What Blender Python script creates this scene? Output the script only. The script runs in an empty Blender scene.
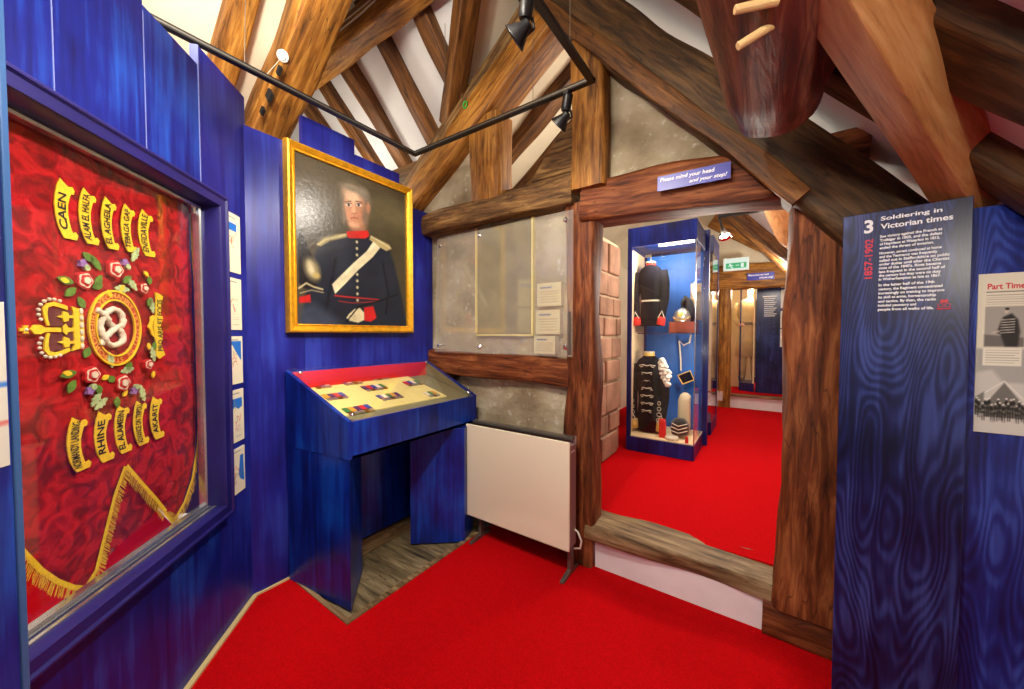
import bpy, bmesh, math, random
import numpy as np
from mathutils import Vector, Matrix, noise
random.seed(7)
scene = bpy.context.scene
COL = scene.collection
PI = math.pi

# ------------------------------------------------------------------ camera model
FPX = 365.0
YAW = math.radians(34.7)
CAMZ = 1.45
HOR = 334.0
def ray(px, py):
    a = (px-512.0)/FPX; b = (HOR-py)/FPX
    return Vector((-math.sin(YAW)+a*math.cos(YAW), math.cos(YAW)+a*math.sin(YAW), b))
def S(r, g, b):
    f = lambda c: (c/255/12.92) if c/255 <= 0.04045 else ((c/255+0.055)/1.055)**2.4
    return (f(r), f(g), f(b), 1.0)

class Frame:
    """a vertical plane: x along it (rightwards as seen), y into it, z up"""
    def __init__(s, ox, oy, rot):
        s.o = Vector((ox, oy, 0)); s.rot = math.radians(rot)
        s.X = Vector((math.cos(s.rot), math.sin(s.rot), 0)); s.Y = Vector((-math.sin(s.rot), math.cos(s.rot), 0))
    def L(s, px, py, d=0.0):
        r = ray(px, py)
        c = s.o + s.Y*d
        t = c.dot(s.Y)/r.dot(s.Y)
        p = r*t
        return ((p-s.o).dot(s.X), CAMZ+p.z)
    def W(s, x, y, z):
        return s.o + s.X*x + s.Y*y + Vector((0, 0, z))
W0 = Frame(0, 0, 0)
DW = Frame(0, 2.14, 0)            # door wall
PW = Frame(-2.3, 0, 90)           # wall with the portrait
FW = Frame(-2.31, 0.82, 135)      # wall with the guidon case

# ------------------------------------------------------------------ mesh building
class MB:
    def __init__(s): s.v = []; s.f = []; s.c = None
    def add(s, vs, fs):
        n = len(s.v); s.v += [tuple(p) for p in vs]; s.f += [[i+n for i in f] for f in fs]; return s
    def box(s, x0, x1, y0, y1, z0, z1):
        v = [(x, y, z) for z in (z0, z1) for y in (y0, y1) for x in (x0, x1)]
        return s.add(v, [(0,2,3,1), (4,5,7,6), (0,1,5,4), (2,6,7,3), (0,4,6,2), (1,3,7,5)])
    def prism(s, poly, a, b, axis='y'):
        n = len(poly)
        m = {'y': lambda p, q: (p[0], q, p[1]), 'x': lambda p, q: (q, p[0], p[1]), 'z': lambda p, q: (p[0], p[1], q)}[axis]
        v = [m(p, a) for p in poly]+[m(p, b) for p in poly]
        f = [list(range(n)), list(range(2*n-1, n-1, -1))]+[(i, i+n, (i+1) % n+n, (i+1) % n) for i in range(n)]
        return s.add(v, f)
    def tube(s, pts, rad, n=10, cap=True, sq=1.0):
        pts = [Vector(p) for p in pts]
        if not hasattr(rad, '__len__'): rad = [rad]*len(pts)
        vs = []; fs = []
        t0 = (pts[1]-pts[0]).normalized()
        up = Vector((0, 0, 1)) if abs(t0.z) < .9 else Vector((1, 0, 0))
        u = t0.cross(up).normalized()
        for i, p in enumerate(pts):
            t = (pts[min(i+1, len(pts)-1)]-pts[max(i-1, 0)])
            t = t.normalized() if t.length > 1e-9 else t0
            u = (u-t*u.dot(t)); u = u.normalized() if u.length > 1e-6 else t.orthogonal().normalized()
            w = t.cross(u)
            for k in range(n):
                a = 2*PI*k/n; vs.append(p+(u*math.cos(a)+w*math.sin(a)*sq)*rad[i])
        for i in range(len(pts)-1):
            for k in range(n): fs.append((i*n+k, i*n+(k+1) % n, (i+1)*n+(k+1) % n, (i+1)*n+k))
        if cap: fs += [list(range(n-1, -1, -1)), list(range((len(pts)-1)*n, len(pts)*n))]
        return s.add(vs, fs)
    def loft(s, secs, n=20, cap=True):
        """secs: (cx,cy,z,rx,ry)"""
        vs = []; fs = []
        for (cx, cy, z, rx, ry) in secs:
            for k in range(n):
                a = 2*PI*k/n
                ca, sa = math.cos(a), math.sin(a)
                vs.append((cx+rx*math.copysign(abs(ca)**.85, ca), cy+ry*math.copysign(abs(sa)**.85, sa), z))
        for i in range(len(secs)-1):
            for k in range(n): fs.append((i*n+k, i*n+(k+1) % n, (i+1)*n+(k+1) % n, (i+1)*n+k))
        if cap: fs += [list(range(n-1, -1, -1)), list(range((len(secs)-1)*n, len(secs)*n))]
        return s.add(vs, fs)
    def ball(s, c, r, n=10, m=7):
        if not hasattr(r, '__len__'): r = (r, r, r)
        secs = []
        for i in range(m+1):
            a = -PI/2+PI*i/m
            k = max(math.cos(a), .02)
            secs.append((c[0], c[1], c[2]+r[2]*math.sin(a), r[0]*k, r[1]*k))
        return s.loft(secs, n)
    def lathe(s, prof, c, axis, n=16):
        """prof: (dist along axis, radius)"""
        c = Vector(c); ax = Vector(axis).normalized()
        u = ax.orthogonal().normalized(); w = ax.cross(u)
        vs = []; fs = []
        for d, r in prof:
            for k in range(n):
                a = 2*PI*k/n; vs.append(c+ax*d+(u*math.cos(a)+w*math.sin(a))*r)
        for i in range(len(prof)-1):
            for k in range(n): fs.append((i*n+k, i*n+(k+1) % n, (i+1)*n+(k+1) % n, (i+1)*n+k))
        fs += [list(range(n-1, -1, -1)), list(range((len(prof)-1)*n, len(prof)*n))]
        return s.add(vs, fs)
    def ring(s, x0, x1, z0, z1, prof):
        """mitred rectangular moulding; prof: (inset, y)"""
        vs = []; fs = []; m = len(prof)
        for (i, y) in prof:
            vs += [(x0+i, y, z0+i), (x1-i, y, z0+i), (x1-i, y, z1-i), (x0+i, y, z1-i)]
        for a in range(m-1):
            for k in range(4): fs.append((a*4+k, a*4+(k+1) % 4, (a+1)*4+(k+1) % 4, (a+1)*4+k))
        return s.add(vs, fs)
    def merge(s, o): return s.add(o.v, o.f)

MATS = {}
def finish(name, mb, mat, smooth=False, origin=(0, 0, 0), bevel=0.0, colors=None):
    me = bpy.data.meshes.new(name)
    o = Vector(origin)
    me.from_pydata([tuple(Vector(p)-o) for p in mb.v], [], mb.f)
    bm = bmesh.new(); bm.from_mesh(me)
    if colors is None:
        bmesh.ops.recalc_face_normals(bm, faces=bm.faces)
        if bevel > 0:
            ed = [e for e in bm.edges if len(e.link_faces) == 2 and e.calc_face_angle(0) > .6]
            bmesh.ops.bevel(bm, geom=ed, offset=bevel, segments=2, profile=.5, affect='EDGES')
    bm.to_mesh(me); bm.free()
    if smooth: me.polygons.foreach_set('use_smooth', [True]*len(me.polygons))
    me.materials.append(mat)
    if colors is not None:
        at = me.color_attributes.new('Col', 'FLOAT_COLOR', 'POINT')
        at.data.foreach_set('color', colors.astype(np.float32).ravel())
    me.update()
    ob = bpy.data.objects.new(name, me); COL.objects.link(ob)
    return ob
def smooth_by_angle(ob, deg=35):
    me = ob.data
    me.polygons.foreach_set('use_smooth', [True]*len(me.polygons))
    bm = bmesh.new(); bm.from_mesh(me)
    for e in bm.edges: e.smooth = not (len(e.link_faces) == 2 and e.calc_face_angle(0) > math.radians(deg))
    bm.to_mesh(me); bm.free(); return ob

class Thing:
    def __init__(s, name, label, cat, fr=W0, base=(0, 0, 0), group=None):
        s.o = bpy.data.objects.new(name, None); COL.objects.link(s.o)
        s.o.empty_display_size = .05
        s.fr = fr; s.b = Vector(base)
        s.o.location = fr.W(*base); s.o.rotation_euler = (0, 0, fr.rot)
        s.o['label'] = label; s.o['category'] = cat
        if group: s.o['group'] = group
    def part(s, name, mb, mat, parent=None, smooth=False, bevel=0, colors=None, label=None, ang=None, kind=None):
        ob = finish(name, mb, mat, smooth, s.b, bevel, colors)
        if ang: smooth_by_angle(ob, ang)
        ob.parent = parent or s.o
        if label: ob['label'] = label
        if kind: ob['kind'] = kind
        return ob
def solo(name, mb, mat, label, cat, fr=W0, base=(0, 0, 0), group=None, **kw):
    ang = kw.pop('ang', None)
    ob = finish(name, mb, mat, origin=base, **kw)
    if ang: smooth_by_angle(ob, ang)
    ob.location = fr.W(*base); ob.rotation_euler = (0, 0, fr.rot)
    ob['label'] = label; ob['category'] = cat
    if group: ob['group'] = group
    return ob
def sub(par, name, mb, mat, base=(0, 0, 0), **kw):
    """part under a one-mesh thing made by solo()"""
    ob = finish(name, mb, mat, origin=base, **kw); ob.parent = par; return ob
def struct(name, mb, mat, fr=W0, **kw):
    ob = finish(name, mb, mat, **kw)
    ob.location = fr.W(0, 0, 0); ob.rotation_euler = (0, 0, fr.rot); ob['kind'] = 'structure'
    return ob

# ------------------------------------------------------------------ materials
def new_mat(name):
    m = bpy.data.materials.new(name); m.use_nodes = True
    nt = m.node_tree; b = nt.nodes['Principled BSDF']
    return m, nt, b
def N(nt, t, **kw):
    n = nt.nodes.new(t)
    for k, v in kw.items(): setattr(n, k, v)
    return n
def ramp(nt, stops):
    r = N(nt, 'ShaderNodeValToRGB'); e = r.color_ramp.elements
    while len(e) < len(stops): e.new(.5)
    for i, (p, c) in enumerate(stops): e[i].position = p; e[i].color = c
    return r
def coords(nt, scale=(1, 1, 1), rnd=True):
    tc = N(nt, 'ShaderNodeTexCoord'); mp = N(nt, 'ShaderNodeMapping')
    mp.inputs['Scale'].default_value = scale
    nt.links.new(tc.outputs['Object'], mp.inputs['Vector'])
    if rnd:
        oi = N(nt, 'ShaderNodeObjectInfo'); ml = N(nt, 'ShaderNodeMath', operation='MULTIPLY'); ml.inputs[1].default_value = 37.0
        nt.links.new(oi.outputs['Random'], ml.inputs[0]); nt.links.new(ml.outputs[0], mp.inputs['Location'])
    return mp
def plain(name, col, rough=.5, metal=0, spec=.5, bump=0, bscale=60, var=0.0, vscale=5, sheen=0):
    if name in MATS: return MATS[name]
    m, nt, b = new_mat(name)
    b.inputs['Base Color'].default_value = col; b.inputs['Roughness'].default_value = rough
    b.inputs['Metallic'].default_value = metal; b.inputs['Specular IOR Level'].default_value = spec
    if sheen: b.inputs['Sheen Weight'].default_value = sheen
    if var or bump:
        mp = coords(nt)
    if var:
        no = N(nt, 'ShaderNodeTexNoise'); no.inputs['Scale'].default_value = vscale; no.inputs['Detail'].default_value = 6
        nt.links.new(mp.outputs[0], no.inputs['Vector'])
        lo = tuple(c*(1-var) for c in col[:3])+(1,); hi = tuple(min(1, c*(1+var)) for c in col[:3])+(1,)
        r = ramp(nt, [(.3, lo), (.7, hi)]); nt.links.new(no.outputs[0], r.inputs[0]); nt.links.new(r.outputs[0], b.inputs['Base Color'])
    if bump:
        n2 = N(nt, 'ShaderNodeTexNoise'); n2.inputs['Scale'].default_value = bscale; n2.inputs['Detail'].default_value = 4
        bp = N(nt, 'ShaderNodeBump'); bp.inputs['Strength'].default_value = bump; bp.inputs['Distance'].default_value = .01
        nt.links.new(mp.outputs[0], n2.inputs['Vector']); nt.links.new(n2.outputs[0], bp.inputs['Height']); nt.links.new(bp.outputs[0], b.inputs['Normal'])
    MATS[name] = m; return m
def timber_mat(name, dark, mid, light, rough=.55, spec=.35, knots=.5, gx=1.0, crack=.75):
    """grain runs along object X"""
    m, nt, b = new_mat(name)
    mp = coords(nt, (gx, 9, 9))
    n1 = N(nt, 'ShaderNodeTexNoise'); n1.inputs['Scale'].default_value = 3.2; n1.inputs['Detail'].default_value = 9; n1.inputs['Roughness'].default_value = .62; n1.inputs['Distortion'].default_value = .6
    nt.links.new(mp.outputs[0], n1.inputs['Vector'])
    r = ramp(nt, [(.30, dark), (.48, mid), (.72, light)]); nt.links.new(n1.outputs[0], r.inputs[0])
    mp2 = coords(nt, (1, 1.6, 1.6))
    n2 = N(nt, 'ShaderNodeTexNoise'); n2.inputs['Scale'].default_value = 3.0; n2.inputs['Detail'].default_value = 3
    nt.links.new(mp2.outputs[0], n2.inputs['Vector'])
    mx = N(nt, 'ShaderNodeMix', data_type='RGBA', blend_type='MULTIPLY')
    r2 = ramp(nt, [(.32, (.42, .36, .34, 1)), (.62, (1.1, 1.05, 1.0, 1))]); nt.links.new(n2.outputs[0], r2.inputs[0])
    mx.inputs['Factor'].default_value = knots
    nt.links.new(r.outputs[0], mx.inputs['A']); nt.links.new(r2.outputs[0], mx.inputs['B'])
    # drying cracks and worm holes
    mp3 = coords(nt, (.55, 7, 7)); w = N(nt, 'ShaderNodeTexNoise'); w.inputs['Scale'].default_value = 2.6; w.inputs['Detail'].default_value = 2
    nt.links.new(mp3.outputs[0], w.inputs['Vector'])
    ab = N(nt, 'ShaderNodeMath', operation='SUBTRACT'); ab.inputs[1].default_value = .5; nt.links.new(w.outputs[0], ab.inputs[0])
    ab2 = N(nt, 'ShaderNodeMath', operation='ABSOLUTE'); nt.links.new(ab.outputs[0], ab2.inputs[0])
    r3 = ramp(nt, [(.0, (.22, .2, .18, 1)), (.012, (1, 1, 1, 1))]); nt.links.new(ab2.outputs[0], r3.inputs[0])
    mx2 = N(nt, 'ShaderNodeMix', data_type='RGBA', blend_type='MULTIPLY'); mx2.inputs['Factor'].default_value = crack
    nt.links.new(mx.outputs['Result'], mx2.inputs['A']); nt.links.new(r3.outputs[0], mx2.inputs['B'])
    nt.links.new(mx2.outputs['Result'], b.inputs['Base Color'])
    bp = N(nt, 'ShaderNodeBump'); bp.inputs['Strength'].default_value = .55; bp.inputs['Distance'].default_value = .012
    nt.links.new(n1.outputs[0], bp.inputs['Height']); nt.links.new(bp.outputs[0], b.inputs['Normal'])
    b.inputs['Roughness'].default_value = rough; b.inputs['Specular IOR Level'].default_value = spec
    MATS[name] = m; return m
def stain_mat(name, a, c, d, rings=0.0, rough=.34):
    """blue stained plywood, grain runs along object Z"""
    m, nt, b = new_mat(name)
    mp = coords(nt, (13, 13, .8))
    n1 = N(nt, 'ShaderNodeTexNoise'); n1.inputs['Scale'].default_value = 2.2; n1.inputs['Detail'].default_value = 8; n1.inputs['Roughness'].default_value = .6; n1.inputs['Distortion'].default_value = .4
    nt.links.new(mp.outputs[0], n1.inputs['Vector'])
    mpb = coords(nt, (1.6, 1.6, 1.1)); n2 = N(nt, 'ShaderNodeTexNoise'); n2.inputs['Scale'].default_value = 2.5; n2.inputs['Detail'].default_value = 4
    nt.links.new(mpb.outputs[0], n2.inputs['Vector'])
    ad = N(nt, 'ShaderNodeMath', operation='ADD'); nt.links.new(n1.outputs[0], ad.inputs[0]); nt.links.new(n2.outputs[0], ad.inputs[1])
    hf = N(nt, 'ShaderNodeMath', operation='MULTIPLY'); hf.inputs[1].default_value = .5; nt.links.new(ad.outputs[0], hf.inputs[0])
    src = hf.outputs[0]
    if rings:
        mp4 = coords(nt, (4.2, 4.2, .75), rnd=False)
        n4 = N(nt, 'ShaderNodeTexNoise'); n4.inputs['Scale'].default_value = 1.25; n4.inputs['Detail'].default_value = 1.5
        nt.links.new(mp4.outputs[0], n4.inputs['Vector'])
        m4 = N(nt, 'ShaderNodeMath', operation='MULTIPLY'); m4.inputs[1].default_value = 260; nt.links.new(n4.outputs[0], m4.inputs[0])
        sn = N(nt, 'ShaderNodeMath', operation='SINE'); nt.links.new(m4.outputs[0], sn.inputs[0])
        m5 = N(nt, 'ShaderNodeMath', operation='MULTIPLY_ADD'); m5.inputs[1].default_value = rings; nt.links.new(sn.outputs[0], m5.inputs[0]); nt.links.new(src, m5.inputs[2])
        src = m5.outputs[0]
    r = ramp(nt, [(.36, a), (.5, c), (.66, d)]); nt.links.new(src, r.inputs[0])
    nt.links.new(r.outputs[0], b.inputs['Base Color'])
    b.inputs['Roughness'].default_value = rough; b.inputs['Specular IOR Level'].default_value = .4
    bp = N(nt, 'ShaderNodeBump'); bp.inputs['Strength'].default_value = .12; bp.inputs['Distance'].default_value = .004
    nt.links.new(n1.outputs[0], bp.inputs['Height']); nt.links.new(bp.outputs[0], b.inputs['Normal'])
    MATS[name] = m; return m
def glass_mat(name, tint=(1, 1, 1, 1), refl=1.0, rough=.02, haze=0.0):
    m, nt, b = new_mat(name); nt.nodes.remove(b)
    out = nt.nodes['Material Output']
    tr = N(nt, 'ShaderNodeBsdfTransparent'); tr.inputs[0].default_value = tint
    gl = N(nt, 'ShaderNodeBsdfGlossy'); gl.inputs['Roughness'].default_value = rough; gl.inputs[0].default_value = (1, 1, 1, 1)
    fr = N(nt, 'ShaderNodeLayerWeight'); fr.inputs['Blend'].default_value = .5
    pw_ = N(nt, 'ShaderNodeMath', operation='POWER'); pw_.inputs[1].default_value = 5; nt.links.new(fr.outputs['Facing'], pw_.inputs[0])
    ml = N(nt, 'ShaderNodeMath', operation='MULTIPLY_ADD'); ml.inputs[1].default_value = .9*refl; ml.inputs[2].default_value = .035*refl; ml.use_clamp = True
    nt.links.new(pw_.outputs[0], ml.inputs[0])
    mx = N(nt, 'ShaderNodeMixShader'); nt.links.new(ml.outputs[0], mx.inputs[0]); nt.links.new(tr.outputs[0], mx.inputs[1]); nt.links.new(gl.outputs[0], mx.inputs[2])
    last = mx
    if haze:
        df = N(nt, 'ShaderNodeBsdfDiffuse'); df.inputs[0].default_value = (.75, .72, .6, 1)
        m2 = N(nt, 'ShaderNodeMixShader'); m2.inputs[0].default_value = haze
        nt.links.new(mx.outputs[0], m2.inputs[1]); nt.links.new(df.outputs[0], m2.inputs[2]); last = m2
    nt.links.new(last.outputs[0], out.inputs['Surface']); MATS[name] = m; return m
def paint_mat(name, rough=.5, spec=.4, bump=0):
    m, nt, b = new_mat(name)
    at = N(nt, 'ShaderNodeAttribute', attribute_name='Col'); nt.links.new(at.outputs['Color'], b.inputs['Base Color'])
    b.inputs['Roughness'].default_value = rough; b.inputs['Specular IOR Level'].default_value = spec
    if bump:
        mp = coords(nt, (1, 1, 1)); n2 = N(nt, 'ShaderNodeTexNoise'); n2.inputs['Scale'].default_value = 38; n2.inputs['Detail'].default_value = 5
        bp = N(nt, 'ShaderNodeBump'); bp.inputs['Strength'].default_value = bump; bp.inputs['Distance'].default_value = .01
        nt.links.new(mp.outputs[0], n2.inputs['Vector']); nt.links.new(n2.outputs[0], bp.inputs['Height']); nt.links.new(bp.outputs[0], b.inputs['Normal'])
    MATS[name] = m; return m
def emit_mat(name, col, st):
    m, nt, b = new_mat(name); b.inputs['Base Color'].default_value = col
    b.inputs['Emission Color'].default_value = col; b.inputs['Emission Strength'].default_value = st
    MATS[name] = m; return m

OAK = timber_mat('honey oak', S(70, 42, 10), S(154, 100, 34), S(206, 154, 72), knots=.75)
OAKD = timber_mat('brown oak', S(48, 28, 10), S(108, 68, 28), S(158, 108, 52), knots=.7)
REDOAK = timber_mat('reddish oak', S(46, 22, 10), S(110, 56, 28), S(166, 104, 60), rough=.6, spec=.22)
DARKOAK = timber_mat('dark oak', S(34, 24, 12), S(78, 54, 26), S(124, 90, 50), rough=.6)
GREYOAK = timber_mat('weathered oak', S(48, 32, 18), S(116, 84, 48), S(180, 146, 90), rough=.75, knots=.7)
PALEOAK = timber_mat('sawn oak', S(140, 90, 46), S(190, 132, 78), S(216, 168, 112), rough=.6, knots=.2, crack=.18)
LOGOAK = timber_mat('dark log', S(44, 16, 12), S(104, 46, 32), S(160, 106, 80), rough=.38, spec=.5)
SILLOAK = timber_mat('worn sill oak', S(58, 44, 28), S(122, 96, 64), S(168, 146, 110), rough=.6)
BLUE = stain_mat('blue stained board', S(8, 12, 78), S(18, 30, 122), S(30, 76, 176))
BLUE2 = stain_mat('violet blue board', S(20, 20, 98), S(28, 32, 128), S(44, 60, 160))
BLUE3 = stain_mat('blue board with wood rings', S(14, 20, 78), S(26, 40, 122), S(58, 84, 176), rings=.05, rough=.3)
BLUE4 = stain_mat('deep blue board with wood rings', S(8, 12, 44), S(20, 27, 78), S(50, 64, 128), rings=.06, rough=.3)
BLUEP = plain('blue frame paint', S(30, 26, 96), .35, var=.2)
BLUEDK = stain_mat('deep blue cabinet board', S(5, 16, 82), S(8, 38, 136), S(16, 76, 184), rough=.3)
EDGE = plain('pale board edge', S(120, 130, 190), .6)
PLASTER = plain('cream plaster', S(226, 214, 188), .9, spec=.1, var=.1, vscale=2.5, bump=.15, bscale=14)
PLASTW = plain('white plaster', S(222, 222, 220), .9, spec=.1, var=.07, vscale=3, bump=.15, bscale=14)
def old_plaster():
    m, nt, b = new_mat('old grey plaster')
    mp = coords(nt, (1, 1, 1)); n1 = N(nt, 'ShaderNodeTexNoise'); n1.inputs['Scale'].default_value = 4; n1.inputs['Detail'].default_value = 8
    nt.links.new(mp.outputs[0], n1.inputs['Vector'])
    r = ramp(nt, [(.3, S(124, 108, 82)), (.5, S(162, 148, 120)), (.72, S(190, 180, 156))]); nt.links.new(n1.outputs[0], r.inputs[0])
    n2 = N(nt, 'ShaderNodeTexNoise'); n2.inputs['Scale'].default_value = 26; n2.inputs['Detail'].default_value = 5; nt.links.new(mp.outputs[0], n2.inputs['Vector'])
    r2 = ramp(nt, [(.6, (0, 0, 0, 1)), (.8, (.7, .7, .7, 1))]); nt.links.new(n2.outputs[0], r2.inputs[0])
    mx = N(nt, 'ShaderNodeMix', data_type='RGBA'); nt.links.new(r2.outputs[0], mx.inputs['Factor']); nt.links.new(r.outputs[0], mx.inputs['A']); mx.inputs['B'].default_value = S(226, 222, 208)
    nt.links.new(mx.outputs['Result'], b.inputs['Base Color']); b.inputs['Roughness'].default_value = .85
    bp = N(nt, 'ShaderNodeBump'); bp.inputs['Strength'].default_value = .5; bp.inputs['Distance'].default_value = .02
    nt.links.new(n2.outputs[0], bp.inputs['Height']); nt.links.new(bp.outputs[0], b.inputs['Normal']); MATS['old'] = m; return m
OLD = old_plaster()
CARPET = plain('red carpet', S(190, 9, 16), .95, spec=.03, var=.16, vscale=140, bump=.7, bscale=240)
STONE = plain('pinkish stone', S(152, 118, 98), .9, spec=.1, var=.42, vscale=3.5, bump=.6, bscale=22)
MORTAR = plain('pale mortar', S(206, 184, 154), .95, spec=.05, var=.15, vscale=12)
WHITEP = plain('white painted board', S(232, 228, 232), .6, var=.06, vscale=6)
GOLD = plain('gilt frame', S(232, 170, 36), .32, metal=.55, var=.18, vscale=30, bump=.15, bscale=50)
GOLDT = plain('gold thread', S(244, 206, 40), .7, var=.12, vscale=120, bump=.15, bscale=400)
FRINGE = plain('gold fringe thread', S(226, 180, 50), .6, var=.35, vscale=200, bump=.4, bscale=300)
ORANGET = plain('orange thread', S(236, 166, 70), .6, var=.15, vscale=100)
THREADW = plain('white thread', S(236, 226, 200), .7, var=.12, vscale=90, bump=.5, bscale=300)
THREADR = plain('rose thread', S(200, 28, 36), .7, var=.1, vscale=90)
THREADG = plain('green thread', S(92, 132, 44), .7, var=.3, vscale=90)
THREADPG = plain('pale green thread', S(176, 196, 140), .7, var=.3, vscale=90)
THREADP = plain('violet thread', S(150, 110, 176), .7, var=.2, vscale=90)
INK = plain('black ink', S(26, 20, 18), .7)
DARKRED = plain('dark red velvet', S(96, 6, 16), .9, sheen=.3)
def velvet():
    m, nt, b = new_mat('crimson damask velvet')
    mp = coords(nt, (1, 1, 1), rnd=False); n1 = N(nt, 'ShaderNodeTexNoise'); n1.inputs['Scale'].default_value = 17; n1.inputs['Detail'].default_value = 7; n1.inputs['Distortion'].default_value = 1.2
    nt.links.new(mp.outputs[0], n1.inputs['Vector'])
    r = ramp(nt, [(.36, S(112, 3, 12)), (.5, S(158, 7, 18)), (.6, S(192, 22, 30)), (.74, S(166, 8, 18))]); nt.links.new(n1.outputs[0], r.inputs[0])
    nt.links.new(r.outputs[0], b.inputs['Base Color']); b.inputs['Roughness'].default_value = .8; b.inputs['Sheen Weight'].default_value = .08; b.inputs['Specular IOR Level'].default_value = .15
    bp = N(nt, 'ShaderNodeBump'); bp.inputs['Strength'].default_value = .5; bp.inputs['Distance'].default_value = .015
    nt.links.new(n1.outputs[0], bp.inputs['Height']); nt.links.new(bp.outputs[0], b.inputs['Normal']); return m
VELVET = velvet()
GLASS = glass_mat('clear glass'); GLASSH = glass_mat('hazy acrylic', refl=1.5, rough=.06, haze=.11)
MIRROR = plain('mirror back', (.82, .80, .82, 1), .03, metal=1.0)
ALU = plain('aluminium', S(196, 200, 206), .25, metal=.9)
CHROME = plain('chrome', S(220, 220, 224), .12, metal=1.0)
BLACKM = plain('black metal', S(22, 22, 24), .35)
GREYM = plain('grey metal', S(120, 116, 108), .35, metal=.7)
CREAMM = plain('cream enamel', S(236, 230, 204), .4)
HEATSIDE = plain('reddish grey enamel', S(150, 120, 118), .35)
DARKV = plain('dark void', S(14, 12, 10), .9)
CREAMC = plain('cream card', S(226, 210, 132), .8, var=.04)
REDC = plain('red felt', S(206, 22, 26), .9)
PAINTM = paint_mat('varnished oil paint', .27, .45, .12); PRINT = paint_mat('printed paper', .6, .2)
WHITEINK = plain('white lettering', S(236, 236, 240), .6); REDINK = plain('red lettering', S(206, 40, 60), .6)
PAPER = plain('cream paper', S(232, 226, 206), .7)
SIGNB = plain('royal blue sign', S(34, 34, 160), .35)
BOARDS = timber_mat('bare floor boards', S(60, 52, 38), S(112, 98, 72), S(158, 142, 110), rough=.5, knots=.5)
LIGHTBLUE = plain('pale blue edge', S(52, 92, 146), .3)

# ------------------------------------------------------------------ text
def text_pts(body, bold=.0, shear=0.0, space=1.0):
    cu = bpy.data.curves.new('t', 'FONT'); cu.body = body; cu.size = 1; cu.offset = bold; cu.shear = shear
    cu.space_character = space; cu.resolution_u = 3
    ob = bpy.data.objects.new('t', cu); COL.objects.link(ob)
    me = bpy.data.meshes.new_from_object(ob)
    v = [(p.co.x, p.co.y) for p in me.vertices]; f = [list(p.vertices) for p in me.polygons]
    bpy.data.objects.remove(ob); bpy.data.curves.remove(cu); bpy.data.meshes.remove(me)
    return v, f
def text_into(mb, body, x0, x1, z0, z1, y, fit=True, **kw):
    """fits the text in a box (x0..x1, z0..z1) on plane y"""
    v, f = text_pts(body, **kw)
    if not v: return
    ax0 = min(p[0] for p in v); ax1 = max(p[0] for p in v); ay0 = min(p[1] for p in v); ay1 = max(p[1] for p in v)
    sx = (x1-x0)/(ax1-ax0); sz = (z1-z0)/(ay1-ay0)
    mb.add([(x0+(p[0]-ax0)*sx, y, z0+(p[1]-ay0)*sz) for p in v], f)
def text_line(mb, body, x0, z, size, y, width=None, **kw):
    """size = cap height scale; baseline z"""
    v, f = text_pts(body, **kw)
    if not v: return
    ax0 = min(p[0] for p in v); ax1 = max(p[0] for p in v)
    sx = size if width is None else width/(ax1-ax0)
    mb.add([(x0+(p[0]-ax0)*sx, y, z+p[1]*size) for p in v], f)
def text_map(mb, body, fn, **kw):
    """normalised text (0..1 along, 0..1 up) through fn -> 3D"""
    v, f = text_pts(body, **kw)
    ax0 = min(p[0] for p in v); ax1 = max(p[0] for p in v); ay0 = min(p[1] for p in v); ay1 = max(p[1] for p in v)
    mb.add([fn((p[0]-ax0)/(ax1-ax0), (p[1]-ay0)/(ay1-ay0)) for p in v], f)

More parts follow.
